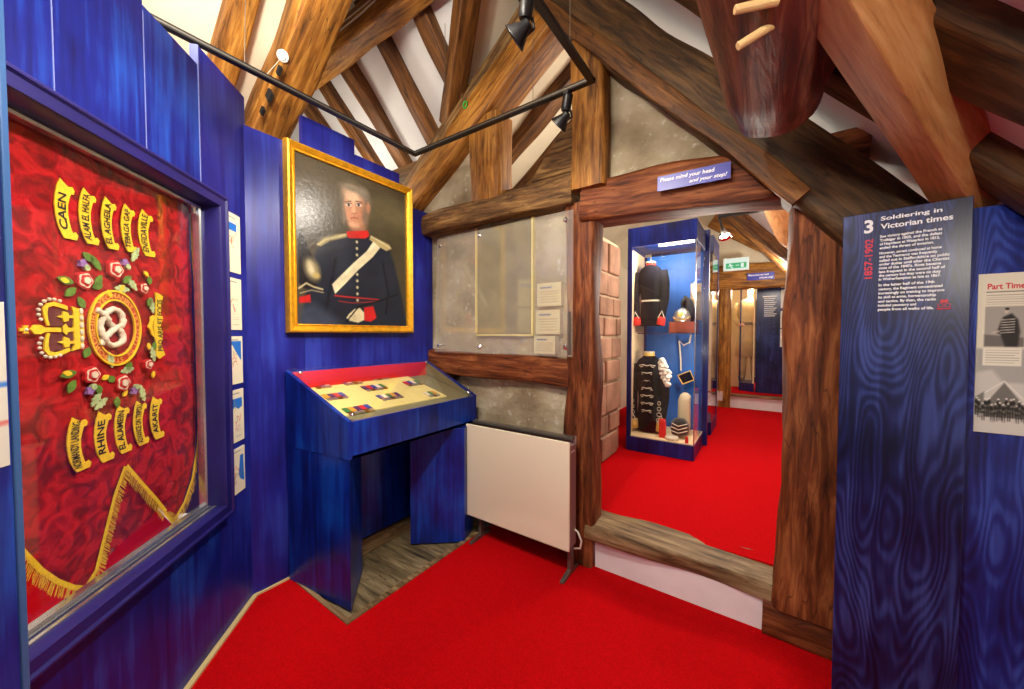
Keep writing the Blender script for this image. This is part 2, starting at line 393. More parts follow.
# ------------------------------------------------------------------ painting on a grid
class Paint:
    def __init__(s, x0, x1, z0, z1, nx, nz, bg):
        s.b = (x0, x1, z0, z1); s.nx = nx; s.nz = nz
        gx, gz = np.meshgrid(np.linspace(x0, x1, nx), np.linspace(z0, z1, nz))
        s.X = gx.ravel(); s.Z = gz.ravel(); s.C = np.tile(np.array(bg, float)/255, (nx*nz, 1))
        s.rng = np.random.default_rng(3)
    def mix(s, a, col): s.C += (np.array(col, float)/255-s.C)*np.clip(a, 0, 1)[:, None]
    def ell(s, cx, cz, rx, rz, col, soft=.2, rot=0, op=1):
        c, n = math.cos(rot), math.sin(rot); dx = s.X-cx; dz = s.Z-cz
        d = np.sqrt(((dx*c+dz*n)/rx)**2+((-dx*n+dz*c)/rz)**2)
        s.mix(op*np.clip((1+soft-d)/(2*soft+1e-6), 0, 1), col)
    def poly(s, pts, col, soft=.002, op=1):
        P = np.array(pts, float); n = len(P); ins = np.zeros(len(s.X), bool); dm = np.full(len(s.X), 1e9)
        for i in range(n):
            a = P[i]; b = P[(i+1) % n]
            c = ((a[1] > s.Z) != (b[1] > s.Z))
            with np.errstate(divide='ignore', invalid='ignore'):
                xi = (b[0]-a[0])*(s.Z-a[1])/(b[1]-a[1]+1e-12)+a[0]
            ins ^= (c & (s.X < xi))
            ab = b-a; t = np.clip(((s.X-a[0])*ab[0]+(s.Z-a[1])*ab[1])/(ab@ab+1e-12), 0, 1)
            dm = np.minimum(dm, np.hypot(s.X-a[0]-t*ab[0], s.Z-a[1]-t*ab[1]))
        sd = np.where(ins, dm, -dm); s.mix(op*np.clip(.5+sd/(2*soft), 0, 1), col)
    def line(s, pts, w, col, soft=.001, op=1):
        dm = np.full(len(s.X), 1e9)
        for a, b in zip(pts[:-1], pts[1:]):
            a = np.array(a, float); b = np.array(b, float); ab = b-a
            t = np.clip(((s.X-a[0])*ab[0]+(s.Z-a[1])*ab[1])/(ab@ab+1e-12), 0, 1)
            dm = np.minimum(dm, np.hypot(s.X-a[0]-t*ab[0], s.Z-a[1]-t*ab[1]))
        s.mix(op*np.clip(.5+(w-dm)/(2*soft), 0, 1), col)
    def blotch(s, amp, scale, seed=0):
        v = np.zeros(len(s.X))
        rng = np.random.default_rng(seed)
        for k in range(14):
            a = rng.uniform(0, 2*PI); f = scale*rng.uniform(.5, 2.2); p = rng.uniform(0, 6.3)
            v += np.sin((s.X*math.cos(a)+s.Z*math.sin(a))*f+p+1.3*np.sin(s.Z*f*.7+p))
        s.C *= (1+amp*v/4)[:, None]
    def grain(s, amp): s.C *= (1+s.rng.normal(0, amp, len(s.X)))[:, None]
    def out(s, y):
        mb = MB(); mb.v = [(a, y, b) for a, b in zip(s.X, s.Z)]
        nx = s.nx; mb.f = [(j*nx+i, j*nx+i+1, (j+1)*nx+i+1, (j+1)*nx+i) for j in range(s.nz-1) for i in range(nx-1)]
        c = np.clip(s.C, 0, 1); lin = np.where(c <= .04045, c/12.92, ((c+.055)/1.055)**2.4)
        return mb, np.hstack([lin, np.ones((len(lin), 1))])

# ------------------------------------------------------------------ timbers
def timber(name, p0, p1, w, h, mat, label=None, cat='timber', up=(0, 0, 1), rough=.012, taper=None, group=None, seg=None, rnd=.25, seed=0, kind=None, curve=0.0, w1=None, h1=None):
    """hewn beam from p0 to p1; w = across, h = along 'up'"""
    p0 = Vector(p0); p1 = Vector(p1); L = (p1-p0).length; X = (p1-p0).normalized()
    U = Vector(up); Y = U.cross(X).normalized(); Z = X.cross(Y)
    seg = seg or max(8, int(L/.07)); r = min(w, h)*rnd*.5
    w1 = w1 or w; h1 = h1 or h
    vs = []; fs = []
    prof = []
    def corner(sx, sy):
        out = []
        for k in range(3):
            a = math.radians(45*k)
            out.append((sx, sy, a))
        return out
    for (sx, sy, a0) in ((1, 1, 0), (-1, 1, 90), (-1, -1, 180), (1, -1, 270)):
        for k in (0, 45, 90):
            a = math.radians(a0+k); prof.append((sx, sy, math.cos(a), math.sin(a)))
        # extra vertices on the faces
        nxt = {(1, 1): (0, 1), (-1, 1): (-1, 0), (-1, -1): (0, -1), (1, -1): (1, 0)}[(sx, sy)]
        prof.append((nxt[0], nxt[1], None, None))
    n = len(prof)
    for i in range(seg+1):
        t = i/seg; x = L*t; ww = w+(w1-w)*t; hh = h+(h1-h)*t
        cz = curve*math.sin(PI*t)
        for (sx, sy, ca, sa) in prof:
            if ca is None: y = sx*ww/2; z = sy*hh/2
            else: y = sx*(ww/2-r)+ca*r; z = sy*(hh/2-r)+sa*r
            q = Vector((x*1.3+seed*3.1, y*4, z*4+seed))
            k = 1+rough/max(.05, min(w, h))*2*noise.noise(q*1.8)
            vs.append((x, y*k+rough*.8*noise.noise(Vector((x*2.1, seed*5+1.7, .3))), z*k+cz+rough*noise.noise(Vector((x*2.1+9, seed*7.3, 2.3)))))
    for i in range(seg):
        for k in range(n): fs.append((i*n+k, i*n+(k+1) % n, (i+1)*n+(k+1) % n, (i+1)*n+k))
    fs += [list(range(n-1, -1, -1)), list(range(seg*n, (seg+1)*n))]
    mb = MB(); mb.add(vs, fs)
    ob = finish(name, mb, mat, smooth=False); smooth_by_angle(ob, 50 if rnd < .8 else 75)
    M = Matrix((X, Y, Z)).transposed().to_4x4(); M.translation = p0
    ob.matrix_world = M
    if label: ob['label'] = label; ob['category'] = cat
    if group: ob['group'] = group
    if kind: ob['kind'] = kind
    return ob

def hewn_log(name, p0, p1, secs, mat, label, cat, seed=0, bump=.012):
    """round log along local X; secs: (fraction, radius across, radius high)"""
    p0 = Vector(p0); p1 = Vector(p1); L = (p1-p0).length; X = (p1-p0).normalized(); Y = Vector((0, 0, 1)).cross(X).normalized(); Z = X.cross(Y)
    n = 36; m = 44; vs = []; fs = []
    for i in range(m+1):
        t = i/m
        for a, b in zip(secs[:-1], secs[1:]):
            if a[0] <= t <= b[0]+1e-6: u = (t-a[0])/(b[0]-a[0]); u = u*u*(3-2*u); ry = a[1]+(b[1]-a[1])*u; rz = a[2]+(b[2]-a[2])*u; break
        for k in range(n):
            an = 2*PI*k/n; q = Vector((t*L*1.5+seed, math.cos(an)*1.6, math.sin(an)*1.6))
            r = 1+.10*noise.noise(q)+bump*2.2*noise.noise(Vector((t*L*2, math.cos(an)*6+seed, math.sin(an)*6)))
            c, sn = math.cos(an), math.sin(an)
            vs.append((t*L, ry*r*math.copysign(abs(c)**.8, c), rz*r*math.copysign(abs(sn)**.8, sn)))
    for i in range(m):
        for k in range(n): fs.append((i*n+k, i*n+(k+1) % n, (i+1)*n+(k+1) % n, (i+1)*n+k))
    fs += [list(range(n-1, -1, -1)), list(range(m*n, (m+1)*n))]
    mb = MB(); mb.add(vs, fs); ob = finish(name, mb, mat); smooth_by_angle(ob, 60)
    M = Matrix((X, Y, Z)).transposed().to_4x4(); M.translation = p0; ob.matrix_world = M
    ob['label'] = label; ob['category'] = cat; return ob

def R3z(X): return 4.862+.73*X       # slope falling towards -X
def R2z(X): return 2.64-1.13*X       # slope falling towards +X

# ================================================================== SETTING
def slab(mb, pts, off):
    n = len(pts); off = Vector(off); v = [Vector(p) for p in pts]; v += [p+off for p in v]
    return mb.add(v, [list(range(n)), list(range(2*n-1, n-1, -1))]+[(i, i+n, (i+1) % n+n, (i+1) % n) for i in range(n)])
NEXTZ = .255; FARZ = .475
mb = MB().prism([(2.2, -2.6), (2.2, 2.25), (-1.687, 2.25), (-1.687, .993), (-2.33, 1.0), (-2.33, .84), (1.11, -2.6)], -.05, 0, 'z')
struct('floor', mb, CARPET)
mb = MB().box(-2.6, -1.687, .993, 2.25, -.06, -.012)
o = struct('floor', mb, BOARDS)
mb = MB().box(-1.9, 1.4, 2.3, 6.9, NEXTZ-.05, NEXTZ)
struct('floor', mb, CARPET)
mb = MB().box(-2.0, 1.6, 6.98, 11.5, FARZ-.05, FARZ)
struct('floor', mb, CARPET)
# pale edging round the carpet
mb = MB()
mb.prism([(-1.687, 2.1), (-1.687, .993), (-1.72, .993), (-1.72, 2.1)], -.02, .006, 'z')
mb.prism([(-1.687, .993), (-2.3, 1.0), (-2.3, 1.02), (-1.72, 1.02)], -.02, .0055, 'z')
struct('trim_1', mb, SILLOAK)
mb = MB().box(-3.3, .012, -.022, .0, 0, .012); struct('trim_2', mb, plain('brass edging', S(206, 184, 130), .5), fr=FW)
mb = MB().box(.82, .995, -.012, .0, 0, .010); struct('trim_3', mb, MATS['brass edging'], fr=PW)

# the room glimpsed through the glass of the guidon case
mb = MB().prism([(-2.36, .78), (-4.4, .78), (-4.4, 2.1), (-4.4, -3.0), (1.0, -3.0)][:2]+[(-4.4, -3.0), (1.4, -3.0)], -.05, 0, 'z')
struct('floor', mb, CARPET)
mb = MB().box(-4.45, -4.4, -3, 2.15, 0, 2.4); struct('wall_behind', mb, BLUE2)
mb = MB().box(-4.4, -4.38, -3, 2.15, 0, .05); struct('baseboard_behind', mb, WHITEP)
# ceiling slopes
V = Vector
def P3(X, Y): return (X, Y, R3z(X))
def P2(X, Y): return (X, Y, R2z(X))
vy = lambda X: 5.57-R3z(X)
mb = MB(); up = (0, 0, .05)
slab(mb, [P3(-1.195, -3), P3(-4.5, -3), P3(-4.5, 1.1), P3(-1.195, 1.1)], up)
struct('ceiling', mb, PLASTER)
mb = MB()
slab(mb, [P3(-1.195, vy(-1.195)), P3(-1.195, 7), P3(-3.2, 7), P3(-3.2, vy(-3.2))], up)
struct('ceiling', mb, PLASTER)
mb = MB(); slab(mb, [(-1.2, 1.6, 3.97), (-5.2, 1.6, 3.97), (-5.2, 3.4, 2.17), (-3.2, vy(-3.2), R3z(-3.2))], up)
struct('ceiling', mb, PLASTW)
mb = MB(); slab(mb, [(-1.2, 1.1, 3.97), (-5.2, 1.1, 3.97), (-5.2, 1.6, 3.97), (-1.2, 1.6, 3.97)], up)
struct('ceiling', mb, PLASTW)
mb = MB(); slab(mb, [P3(-1.2, 1.1), P3(-3.6, 1.1), (-3.6, 1.1, 3.97)], (0, -.03, 0)); struct('wall_wing', mb, PLASTER)
mb = MB(); slab(mb, [P2(-1.195, -3), P2(-1.195, 7), P2(1.6, 7), P2(1.6, -3)], up)
struct('ceiling', mb, PLASTW)
mb = MB().box(-5.25, -5.2, .4, 3.6, 0, 4.1); struct('wall_gable', mb, PLASTER)
mb = MB(); slab(mb, [(-1.2, 7.05, 3.99), P3(-3.2, 7.05), (-3.2, 7.05, 2.6), (1.6, 7.05, 2.6), (1.6, 7.05, R2z(1.6)), ], (0, .05, 0)) if False else MB()
# far partition: plaster gable above the far beam
mb.prism([(-1.2, 3.98), (-3.1, R3z(-3.1)), (-3.1, .25), (-.62, .25), (-.62, 2.25), (1.4, 2.25), (.35, R2z(.2)-.1)], 7.0, 7.08)
struct('wall_far', mb, PLASTER)
mb = MB().box(-2.2, 1.8, 11.4, 11.5, 0, 4); struct('wall_end', mb, PLASTER)
mb = MB().prism([(-2.2, 0), (1.8, 0), (1.8, 3.0), (-2.2, 3.0)], 11.3, 11.31) if False else MB().box(-2.2, 1.8, 7.1, 11.5, 3.1, 3.15)
struct('ceiling', mb, PLASTER)
mb = MB().box(1.3, 1.38, 2.3, 6.95, NEXTZ, 2.2); struct('wall_right', mb, PLASTER)
mb = MB().box(-1.95, -1.87, 3.7, 6.98, NEXTZ, 2.5); struct('wall_side', mb, PLASTER)

# door wall: old plaster panels between the timbers
mb = MB()
mb.prism([(-5.2, 0), (-.98, 0), (-.98, 2.3), (-5.2, 2.3)], 2.17, 2.3)
mb.prism([(-.86, 2.30), (-.1, 2.30), (-.1, 2.42), (-.86, 3.30)], 2.15, 2.27)
mb.prism([(-5.2, 2.3), (-1.72, 2.3), (-1.72, 2.98), (-2.5, 2.5), (-5.2, 2.4)], 2.17, 2.3)
struct('wall_back', mb, OLD)
mb = MB(); mb.prism([(.2, 0), (2.2, 0), (2.2, .4), (.9, 1.5), (.2, 2.3)], 2.17, 2.25)
struct('wall_back', mb, DARKOAK)
mb = MB()
for i in range(3):
    mb.box(-1.6+.0*i, -.95, 2.2+.004*i, 2.235+.004*i, 2.36+.155*i, 2.505+.155*i) if i == 0 else mb.prism([(-1.5+.13*i, 2.36+.155*i), (-.95, 2.36+.155*i), (-.95, 2.505+.155*i), (-1.40+.14*i, 2.505+.155*i)], 2.2+.006*i, 2.235+.006*i)
o = finish('infill_boards', mb, GREYOAK, bevel=.004); o['label'] = 'rough grey brown boards stacked flat above the weathered cross beam'; o['category'] = 'boards'

# stone pier through the doorway (blocks are the surface of one wall)
mb = MB(); rr = random.Random(5)
SP = Frame(-1.22, 0, 90)
mb.box(2.36, 3.74, .03, .6, NEXTZ, 2.35)
mort = struct('wall_stone', mb, MORTAR, fr=SP)
mb = MB(); z = NEXTZ
z += .0
row = 0
while z < 2.2:
    h = rr.choice([.19, .22, .26, .3]); x = 2.36+(row % 2)*-.12
    if row == 0: h = .24
    while x < 3.74:
        w = rr.uniform(.3, .44); a = max(x, 2.36); b_ = min(x+w, 3.74)
        if b_-a > .06:
            d = rr.uniform(-.012, .014)
            mb.box(a+.010, b_-.010, d, .1, z+.011, z+h-.011)
            mb.box(a+.007, b_-.007, d, .1, z+.007, z+h-.007) if False else None
        x += w
    z += h; row += 1
mb2 = mb
struct('wall_stone', mb2, STONE, fr=SP, bevel=.012)

# portrait wall: stepped display boards
def board(mb, x0, x1, z0, z1, y0=0.0, y1=.03, ):
    mb.box(x0+.0006, x1-.0006, y0, y1, z0, z1)
pw = []
for i, (a, b_, zt, mt) in enumerate([(.79, 1.107, 2.565, BLUE2), (1.107, 1.453, 2.76, BLUE2), (1.453, 1.82, 2.665, BLUE2), (1.82, 2.15, 2.445, BLUE2)]):
    m1 = MB(); board(m1, a, b_, 0.0 if i else .0, zt, 0, .03)
    struct('wall_corner', m1, mt, fr=PW, bevel=.0015)
m1 = MB().box(1.32, 2.1, -.15, -.002, -.012, .09); struct('baseboard_left', m1, SILLOAK, fr=PW, bevel=.004)
# flag wall boards around the case opening
OX0, OX1, OZ0, OZ1 = -2.9, -.258, .59, 2.09          # outer edge of the case frame
HX0, HX1, HZ0, HZ1 = OX0+.05, OX1-.05, OZ0+.05, OZ1-.05
u152 = FW.L(152, 200)[0]; u204 = FW.L(204.5, 200)[0]; u63 = FW.L(63, 100)[0]
def fboard(a, b_, z0, z1, mt=BLUE, th=.03, y=0.0):
    m1 = MB(); m1.box(a+.001, b_-.001, y, y+th, z0, z1); struct('wall_left', m1, mt, fr=FW, bevel=.0015)
edges = [-3.4, u63-.45, u63, u152, HX1, u204, .0]
fboard(-3.4, u63-.42, HZ1, 2.95); fboard(u63-.42, u63, HZ1, 2.95); fboard(u63, u152, HZ1, 2.95)
fboard(u152, u204, HZ1, 2.62)
m1 = MB(); m1.prism([(u204+.001, HZ1), (HX1+.02, HZ1), (HX1+.02, 0), (.0, 0), (.0, 2.715), (u204+.001, 2.705)], 0, .03)
struct('wall_left', m1, BLUE2, fr=FW, bevel=.0015)
fboard(-3.4, HX1+.02, 0, HZ0, BLUE)
m1 = MB()
for u in (u63, u152): m1.box(u-.0012, u+.0012, -.0012, .02, HZ1+.05, 2.94 if u == u63 else 2.6)
struct('trim_4', m1, EDGE, fr=FW)
m1 = MB().box(u204-.003, u204+.001, -.0025, .03, HZ1+.04, 2.705); struct('trim_5', m1, EDGE, fr=FW)
fboard(-3.4, -2.86, HZ0, HZ1)

# ================================================================== TIMBERS
def R3p(X, Y, d=0.0): return V((X, Y, R3z(X)-d))
def R2p(X, Y, d=0.0): return V((X, Y, R2z(X)-d))
n3 = V((-.73, 0, 1)).normalized(); n2 = V((1.13, 0, 1)).normalized(); n1v = V((0, 1, 1)).normalized()
# rafters on the slope over the guidon wall
timber('rafter', R3p(-3.5, .80, .05), R3p(-1.25, .80, .05), .125, .12, OAK, 'honey brown rafter on the cream slope beside the big post with a white disc', 'rafter', up=n3, seed=1)
timber('rafter', R3p(-3.5, .2, .07), R3p(-1.25, .2, .07), .15, .12, OAK, 'honey brown rafter high above the tall blue boards', 'rafter', up=n3, seed=2)
big = timber('principal_rafter', R3p(-2.86, 1.085, .12), R3p(-1.3, 1.085, .12), .225, .2, OAK, 'thick honey brown timber carrying a small white disc above the portrait', 'timber', up=n3, seed=3)
# slots cut into its lower end
M = big.matrix_world.inverted()
for k, (px, py, sx, sz) in enumerate([(281, 76, .030, .010), (272, 101, .055, .016), (266, 117, .040, .010)]):
    pass
# cross wing rafters
def R1p(X, Y, d=0): return V((X, Y, 5.57-Y-d))
def hitR1(px, py, d=0.0):
    r = ray(px, py); t = (5.57-CAMZ-d)/(r.y+r.z); return r*t
def hitR3(px, py, d=0.0):
    r = ray(px, py); t = (4.862-CAMZ-d)/(r.z-.73*r.x); return r*t
wl = ['brown wing rafter, the short one nearest the white disc', 'brown wing rafter second along from the white disc', 'brown wing rafter third along from the white disc', 'brown wing rafter fourth along from the white disc', 'brown wing rafter fifth along, beside the slanting valley timber']
for k, (xt, yt, xb, yb) in enumerate([(303, 92, 331, 135), (323, 75, 377, 165), (348, 57, 402, 155), (381, 30, 436, 137), (420, 3, 456, 82)]):
    a = hitR1(xt, yt); b_ = hitR1(xb, yb); X = (a.x+b_.x)/2
    X = a.x*.6+b_.x*.4
    timber('rafter', R1p(X, 1.62, .05), R1p(X, 2.42, .05), .13, .1, OAKD, wl[k], 'rafter', up=n1v, seed=10+k, group=None)
timber('ridge_beam', (-4.9, 1.66, 3.72), (-1.25, 1.66, 3.72), .16, .2, OAK, 'honey brown purlin carrying two cables, on the rafters of the side wing', 'timber', seed=21)
timber('ridge_beam', (-4.9, 1.36, 3.80), (-1.25, 1.36, 3.80), .16, .18, OAKD, 'upper brown beam behind the one that carries cables', 'timber', seed=22)
a = hitR3(476, -40, .05); b_ = hitR3(452, 128, .05); a.z += CAMZ; b_.z += CAMZ
timber('valley_rafter', a, b_, .15, .12, OAKD, 'steep brown valley timber where the two white slopes meet', 'rafter', up=n3, seed=23)
timber('wall_plate', (-4.6, 2.42, 3.0), (-2.1, 2.42, 3.0), .16, .16, DARKOAK, 'dark brown plate at the foot of the side wing rafters, behind the portrait boards', 'timber', seed=24)
# cables on the purlin
for k in range(2):
    pts = [(-4.5+.35*i, 1.568-.0*k, 3.76-.035*k+.012*math.sin(i*1.7+k)) for i in range(10)]
    mbc = MB().tube(pts, .006, 6)
    solo('cable', mbc, plain('cable grey', S(190, 184, 170), .5), ['upper thin pale cable running along the honey brown purlin', 'lower thin pale cable running along the honey brown purlin'][k], 'cable', smooth=True)
# principal truss in the door wall
timber('principal_rafter', (-2.75, 2.26, R3z(-2.75)-.20), (-1.12, 2.26, R3z(-1.12)-.20), .2, .2, GREYOAK, 'pale weathered rafter lying along the top of the orange brace', 'timber', up=n3, seed=31)
timber('truss_brace', (-2.5, 2.17, 2.59), (-1.16, 2.17, 3.49), .24, .22, OAK, 'orange brown sloping brace behind the lighting rail, rising from the portrait corner', 'timber', up=(-.56, 0, .83), seed=32)
timber('principal_rafter', (-1.42, 2.15, R2z(-1.42)-.313), (.95, 2.15, R2z(.95)-.313), .26, .27, DARKOAK, 'massive dark sloping rafter running down above the doorway sign', 'timber', up=n2, seed=33, rough=.02)
timber('rafter_edge', (-1.25, 2.01, R2z(-1.25)-.47), (.12, 2.01, R2z(.12)-.47), .05, .085, OAKD, 'narrow orange brown edge strip along the underside of the massive rafter, over the plaster triangle', 'timber', up=n2, seed=34)  # separate strip that gives the rafter an orange brown lower edge
timber('stud', (-1.69, 2.17, 2.36), (-1.69, 2.17, 3.02), .2, .26, OAK, 'short pale orange stud on the weathered beam beside the portrait', 'post', up=(1, 0, 0), seed=35)
timber('stud', (-.885, 2.16, 2.32), (-.885, 2.16, 3.2), .24, .21, OAK, 'short orange stud standing between the lamp on the rail and the plaster triangle', 'post', up=(1, 0, 0), seed=36)
timber('cross_beam', (-2.55, 2.17, 2.335), (-.98, 2.17, 2.325), .24, .155, GREYOAK, 'knobbly weathered beam across the top of the glazed wall panel', 'timber', seed=37, rough=.03)
timber('lintel', (-.93, 2.19, 2.262), (.34, 2.19, 2.19), .24, .25, REDOAK, 'reddish oak lintel over the doorway carrying the blue notice', 'timber', seed=38, rough=.02)
timber('mid_rail', (-2.4, 2.18, 1.235), (-1.02, 2.18, 1.20), .16, .18, REDOAK, 'reddish rail across the wall under the acrylic sheet', 'timber', seed=39, rough=.018)
timber('door_post', (-.957, 2.18, 0), (-.957, 2.18, 2.26), .16, .195, REDOAK, 'tall reddish brown door post beside the cream heater', 'post', up=(1, 0, 0), seed=40, rough=.02)
timber('door_post', (.215, 2.22, .15), (.245, 2.22, 2.1), .26, .31, REDOAK, 'cracked reddish door post beside the tall title board', 'post', up=(1, 0, 0), seed=41, rough=.025)
timber('sill_beam', (-.9, 2.25, .232), (.08, 2.25, .200), .26, .085, SILLOAK, 'worn grey brown door sill lying over the white riser', 'timber', seed=42, rough=.015)
timber('sill_block', (.012, 2.2, .085), (.5, 2.2, .075), .2, .17, REDOAK, 'rough sill block on the carpet under the cracked door post', 'timber', seed=43, rough=.02)
mb = MB().prism([(-.848, 0), (.012, 0), (.012, .175), (-.4, .19), (-.848, .205)], 2.135, 2.15)
struct('trim_6', mb, WHITEP)
timber('wall_brace', (-2.25, 2.17, .95), (-1.95, 2.17, 1.2), .06, .08, OAKD, 'short slanting brace just above the display desk corner', 'timber', seed=44)
# next room roof timbers seen above and through the door
for k, Y in enumerate((3.04, 3.55, 4.06)):
    timber('rafter', R3p(-2.9, Y, .06), R3p(-1.25, Y, .06), .17, .12, OAKD, ['nearest brown rafter seen through the gap above the weathered beam', 'second brown rafter beyond the gap above the weathered beam', 'third brown rafter beyond the gap above the weathered beam'][k], 'rafter', up=n3, seed=50+k)
# right hand slope
timber('rafter', R2p(-1.15, 1.38, .0), R2p(1.1, 1.38, .0), .2, .12, DARKOAK, 'dark rafter across the pinkish slope at the topmost corner above the brace', 'rafter', up=n2, seed=60)
timber('rafter', R2p(-1.15, 1.76, .0), R2p(1.1, 1.76, .0), .15, .12, DARKOAK, 'dark rafter between the two pinkish plaster strips behind the brace', 'rafter', up=n2, seed=61)
timber('rafter', R2p(-1.15, .75, .0), R2p(1.1, .75, .0), .17, .12, DARKOAK, 'dark rafter over the camera side of the pinkish slope', 'rafter', up=n2, seed=62)
for k, Y in enumerate((2.75, 3.4, 5.2, 5.9)):
    timber('rafter', R2p(-1.15, Y, .06), R2p(1.1, Y, .06), .17, .12, OAKD, ['first orange rafter of the next room roof beyond the doorway', 'second orange rafter of the next room roof beyond the doorway', 'third orange rafter of the next room roof beyond the doorway', 'fourth orange rafter of the next room roof beyond the doorway'][k], 'rafter', up=n2, seed=63+k)
# big light brace across the top right corner
a = ray(806, -60)*.80; a.z += CAMZ
b_ = ray(966, 196)*1.27; b_.z += CAMZ
ax_ = (b_-a).normalized(); u_ = -((a+b_)/2-V((0, 0, CAMZ))); u_ = (u_-ax_*u_.dot(ax_)).normalized(); u_ = Matrix.Rotation(math.radians(-38), 3, ax_) @ u_
brc = timber('wind_brace', a, b_+(b_-a)*.03, .13, .13, PALEOAK, 'sawn pale orange brace slanting down behind the title board', 'timber', up=u_, seed=70, rough=.006, rnd=.08)
# big dark log end with pegs
lg = hewn_log('purlin_log', (.0, .45, 2.53), (.022, 1.73, 2.295), [(0, .20, .2), (.45, .185, .2), (.8, .16, .17), (.95, .13, .14), (1, .09, .10)], LOGOAK, 'huge dark red brown log end hanging above the doorway with two pale pegs', 'log', seed=3)
for k, (px, py, t) in enumerate([(741, 48, .93), (739, 16, .86)]):
    c = ray(px, py)*t; c.z += CAMZ
    d = V((-.75, -.35, -.45)) if k == 0 else V((-.8, -.4, -.1))
    m1 = MB().lathe([(-.07, .011), (.02, .010), (.022, .009)], V((0, 0, 0)), d, 10)
    pg = finish('peg', m1, plain('pale peg wood', S(214, 176, 120), .6), bevel=.001); pg.location = c
    pg['label'] = ['longer pale wooden peg sticking out of the dark log end', 'upper stubby pale peg in the dark log end'][k]; pg['category'] = 'peg'
# next room
hewn_log('purlin_log', (.08, 2.9, 2.47), (.27, 4.7, 2.33), [(0, .16, .17), (.6, .15, .15), (1, .08, .09)], PALEOAK, 'rough carved timber end beyond the doorway above the far beam', 'log', seed=8)
timber('far_beam', (-1.1, 6.95, 2.38), (1.2, 6.95, 2.34), .2, .4, OAK, 'orange beam over the far doorway carrying a small blue notice', 'timber', seed=73)
timber('far_brace', (-.72, 6.88, 3.35), (.62, 6.88, 2.42), .14, .3, OAK, 'broad orange brace sloping down to the beam over the far doorway', 'timber', up=(.57, 0, .82), seed=74)
timber('far_post', (-.54, 6.95, NEXTZ), (-.54, 6.95, 2.3), .2, .17, OAK, 'orange brown post at the side of the far doorway', 'post', up=(1, 0, 0), seed=75)
mb = MB().box(-.62, 1.3, 6.9, 7.0, NEXTZ, FARZ-.03); struct('trim_7', mb, WHITEP)
mb = MB().box(-.62, 1.3, 6.86, 7.02, FARZ-.03, FARZ); struct('trim_8', mb, SILLOAK)
mb = MB().box(-1.95, -.62, 6.96, 6.99, NEXTZ, FARZ-.02); struct('trim_9', mb, WHITEP)

# ================================================================== GUIDON CASE
t = Thing('guidon_case', 'blue framed glass case set in the wall around the crimson guidon', 'display case', FW, (-.6, 0, .6))
mb = MB().ring(OX0, OX1, OZ0, OZ1, [(.0, .0), (0, -.045), (.006, -.05), (.012, -.05), (.018, -.042), (.052, -.042), (.056, -.034), (.056, .06)])
t.part('frame', mb, BLUEP, ang=30)
mb = MB().ring(OX0+.056, OX1-.056, OZ0+.056, OZ1-.056, [(0, .035), (.012, .030), (.02, .034), (.02, .06), (0, .062)])
mb.box(OX0+.06, OX1-.06, .022, .03, OZ0+.056, OZ0+.066).box(OX0+.06, OX1-.06, .036, .044, OZ0+.056, OZ0+.07).box(OX0+.06, OX1-.06, .0, .012, OZ0+.056, OZ0+.064)
t.part('glazing_track', mb, ALU, label='silver aluminium track')
mb = MB().box(OX0+.06, OX1-.06, .040, .045, OZ0+.06, OZ1-.06)
t.part('glass', mb, GLASS)
mb = MB().box(OX0+.03, OX1-.03, .16, .165, OZ0-.02, OZ1-.03)
t.part('back_glass', mb, GLASS)
mb = MB().box(OX0+.03, OX1-.03, .05, .13, OZ0-.01, OZ0+.0).box(OX0+.03, OX1-.03, .05, .16, OZ1-.045, OZ1-.03).box(OX0+.03, OX0+.045, .05, .16, OZ0+.03, OZ1-.03).box(OX1-.045, OX1-.03, .05, .16, OZ0+.03, OZ1-.03)
t.part('lining', mb, BLUEP)
mb = MB().lathe([(0, .012), (.03, .012), (.032, .009)], (OX1-.09, .05, OZ1-.075), (0, 0, -1), 10)
t.part('case_lamp', mb, CHROME)

# the guidon hangs inside the case
GD = .085
g = Thing('guidon', 'crimson velvet swallowtail guidon with gold fringe, crown and battle honour scrolls', 'flag', FW, (-.7, GD, 1.3))
def GL(px, py, d=GD): return FW.L(px, py, d)
outl = [(192, 214), (193, 260), (196, 330), (196, 400), (193, 446), (187, 480), (178, 505), (166, 525), (158, 515), (148, 502), (134, 486), (119, 468), (108, 496), (97, 535), (86, 575), (73, 595), (60, 594), (44, 588), (28, 577), (12, 560), (0, 545)]
edge = [GL(*p) for p in outl]
left = edge[-1]
bnd = edge+[(left[0]-.35, left[1]+.05), (left[0]-.35, OZ1-.05), (edge[0][0], OZ1-.05)]
bm = bmesh.new()
vs = [bm.verts.new((x, 0, z)) for x, z in bnd]; bm.faces.new(vs)
bmesh.ops.triangulate(bm, faces=bm.faces)
for ax in range(2):
    lo, hi = (bnd[-2][0], edge[0][0]) if ax == 0 else (.6, 2.1)
    k = lo
    while k < hi:
        k += .03
        bmesh.ops.bisect_plane(bm, geom=list(bm.verts)+list(bm.edges)+list(bm.faces), plane_co=(k, 0, 0) if ax == 0 else (0, 0, k), plane_no=(1, 0, 0) if ax == 0 else (0, 0, 1))
def ripple(x, z): return GD+.004*math.sin(x*17+1.5*math.sin(z*4))+.002*math.sin(z*23+x*9)
mbv = MB(); bm.verts.ensure_lookup_table(); bm.verts.index_update()
mbv.v = [(v.co.x, ripple(v.co.x, v.co.z), v.co.z) for v in bm.verts]; mbv.f = [[v.index for v in f.verts] for f in bm.faces]; bm.free()
cloth = g.part('velvet_cloth', mbv, VELVET, smooth=True)
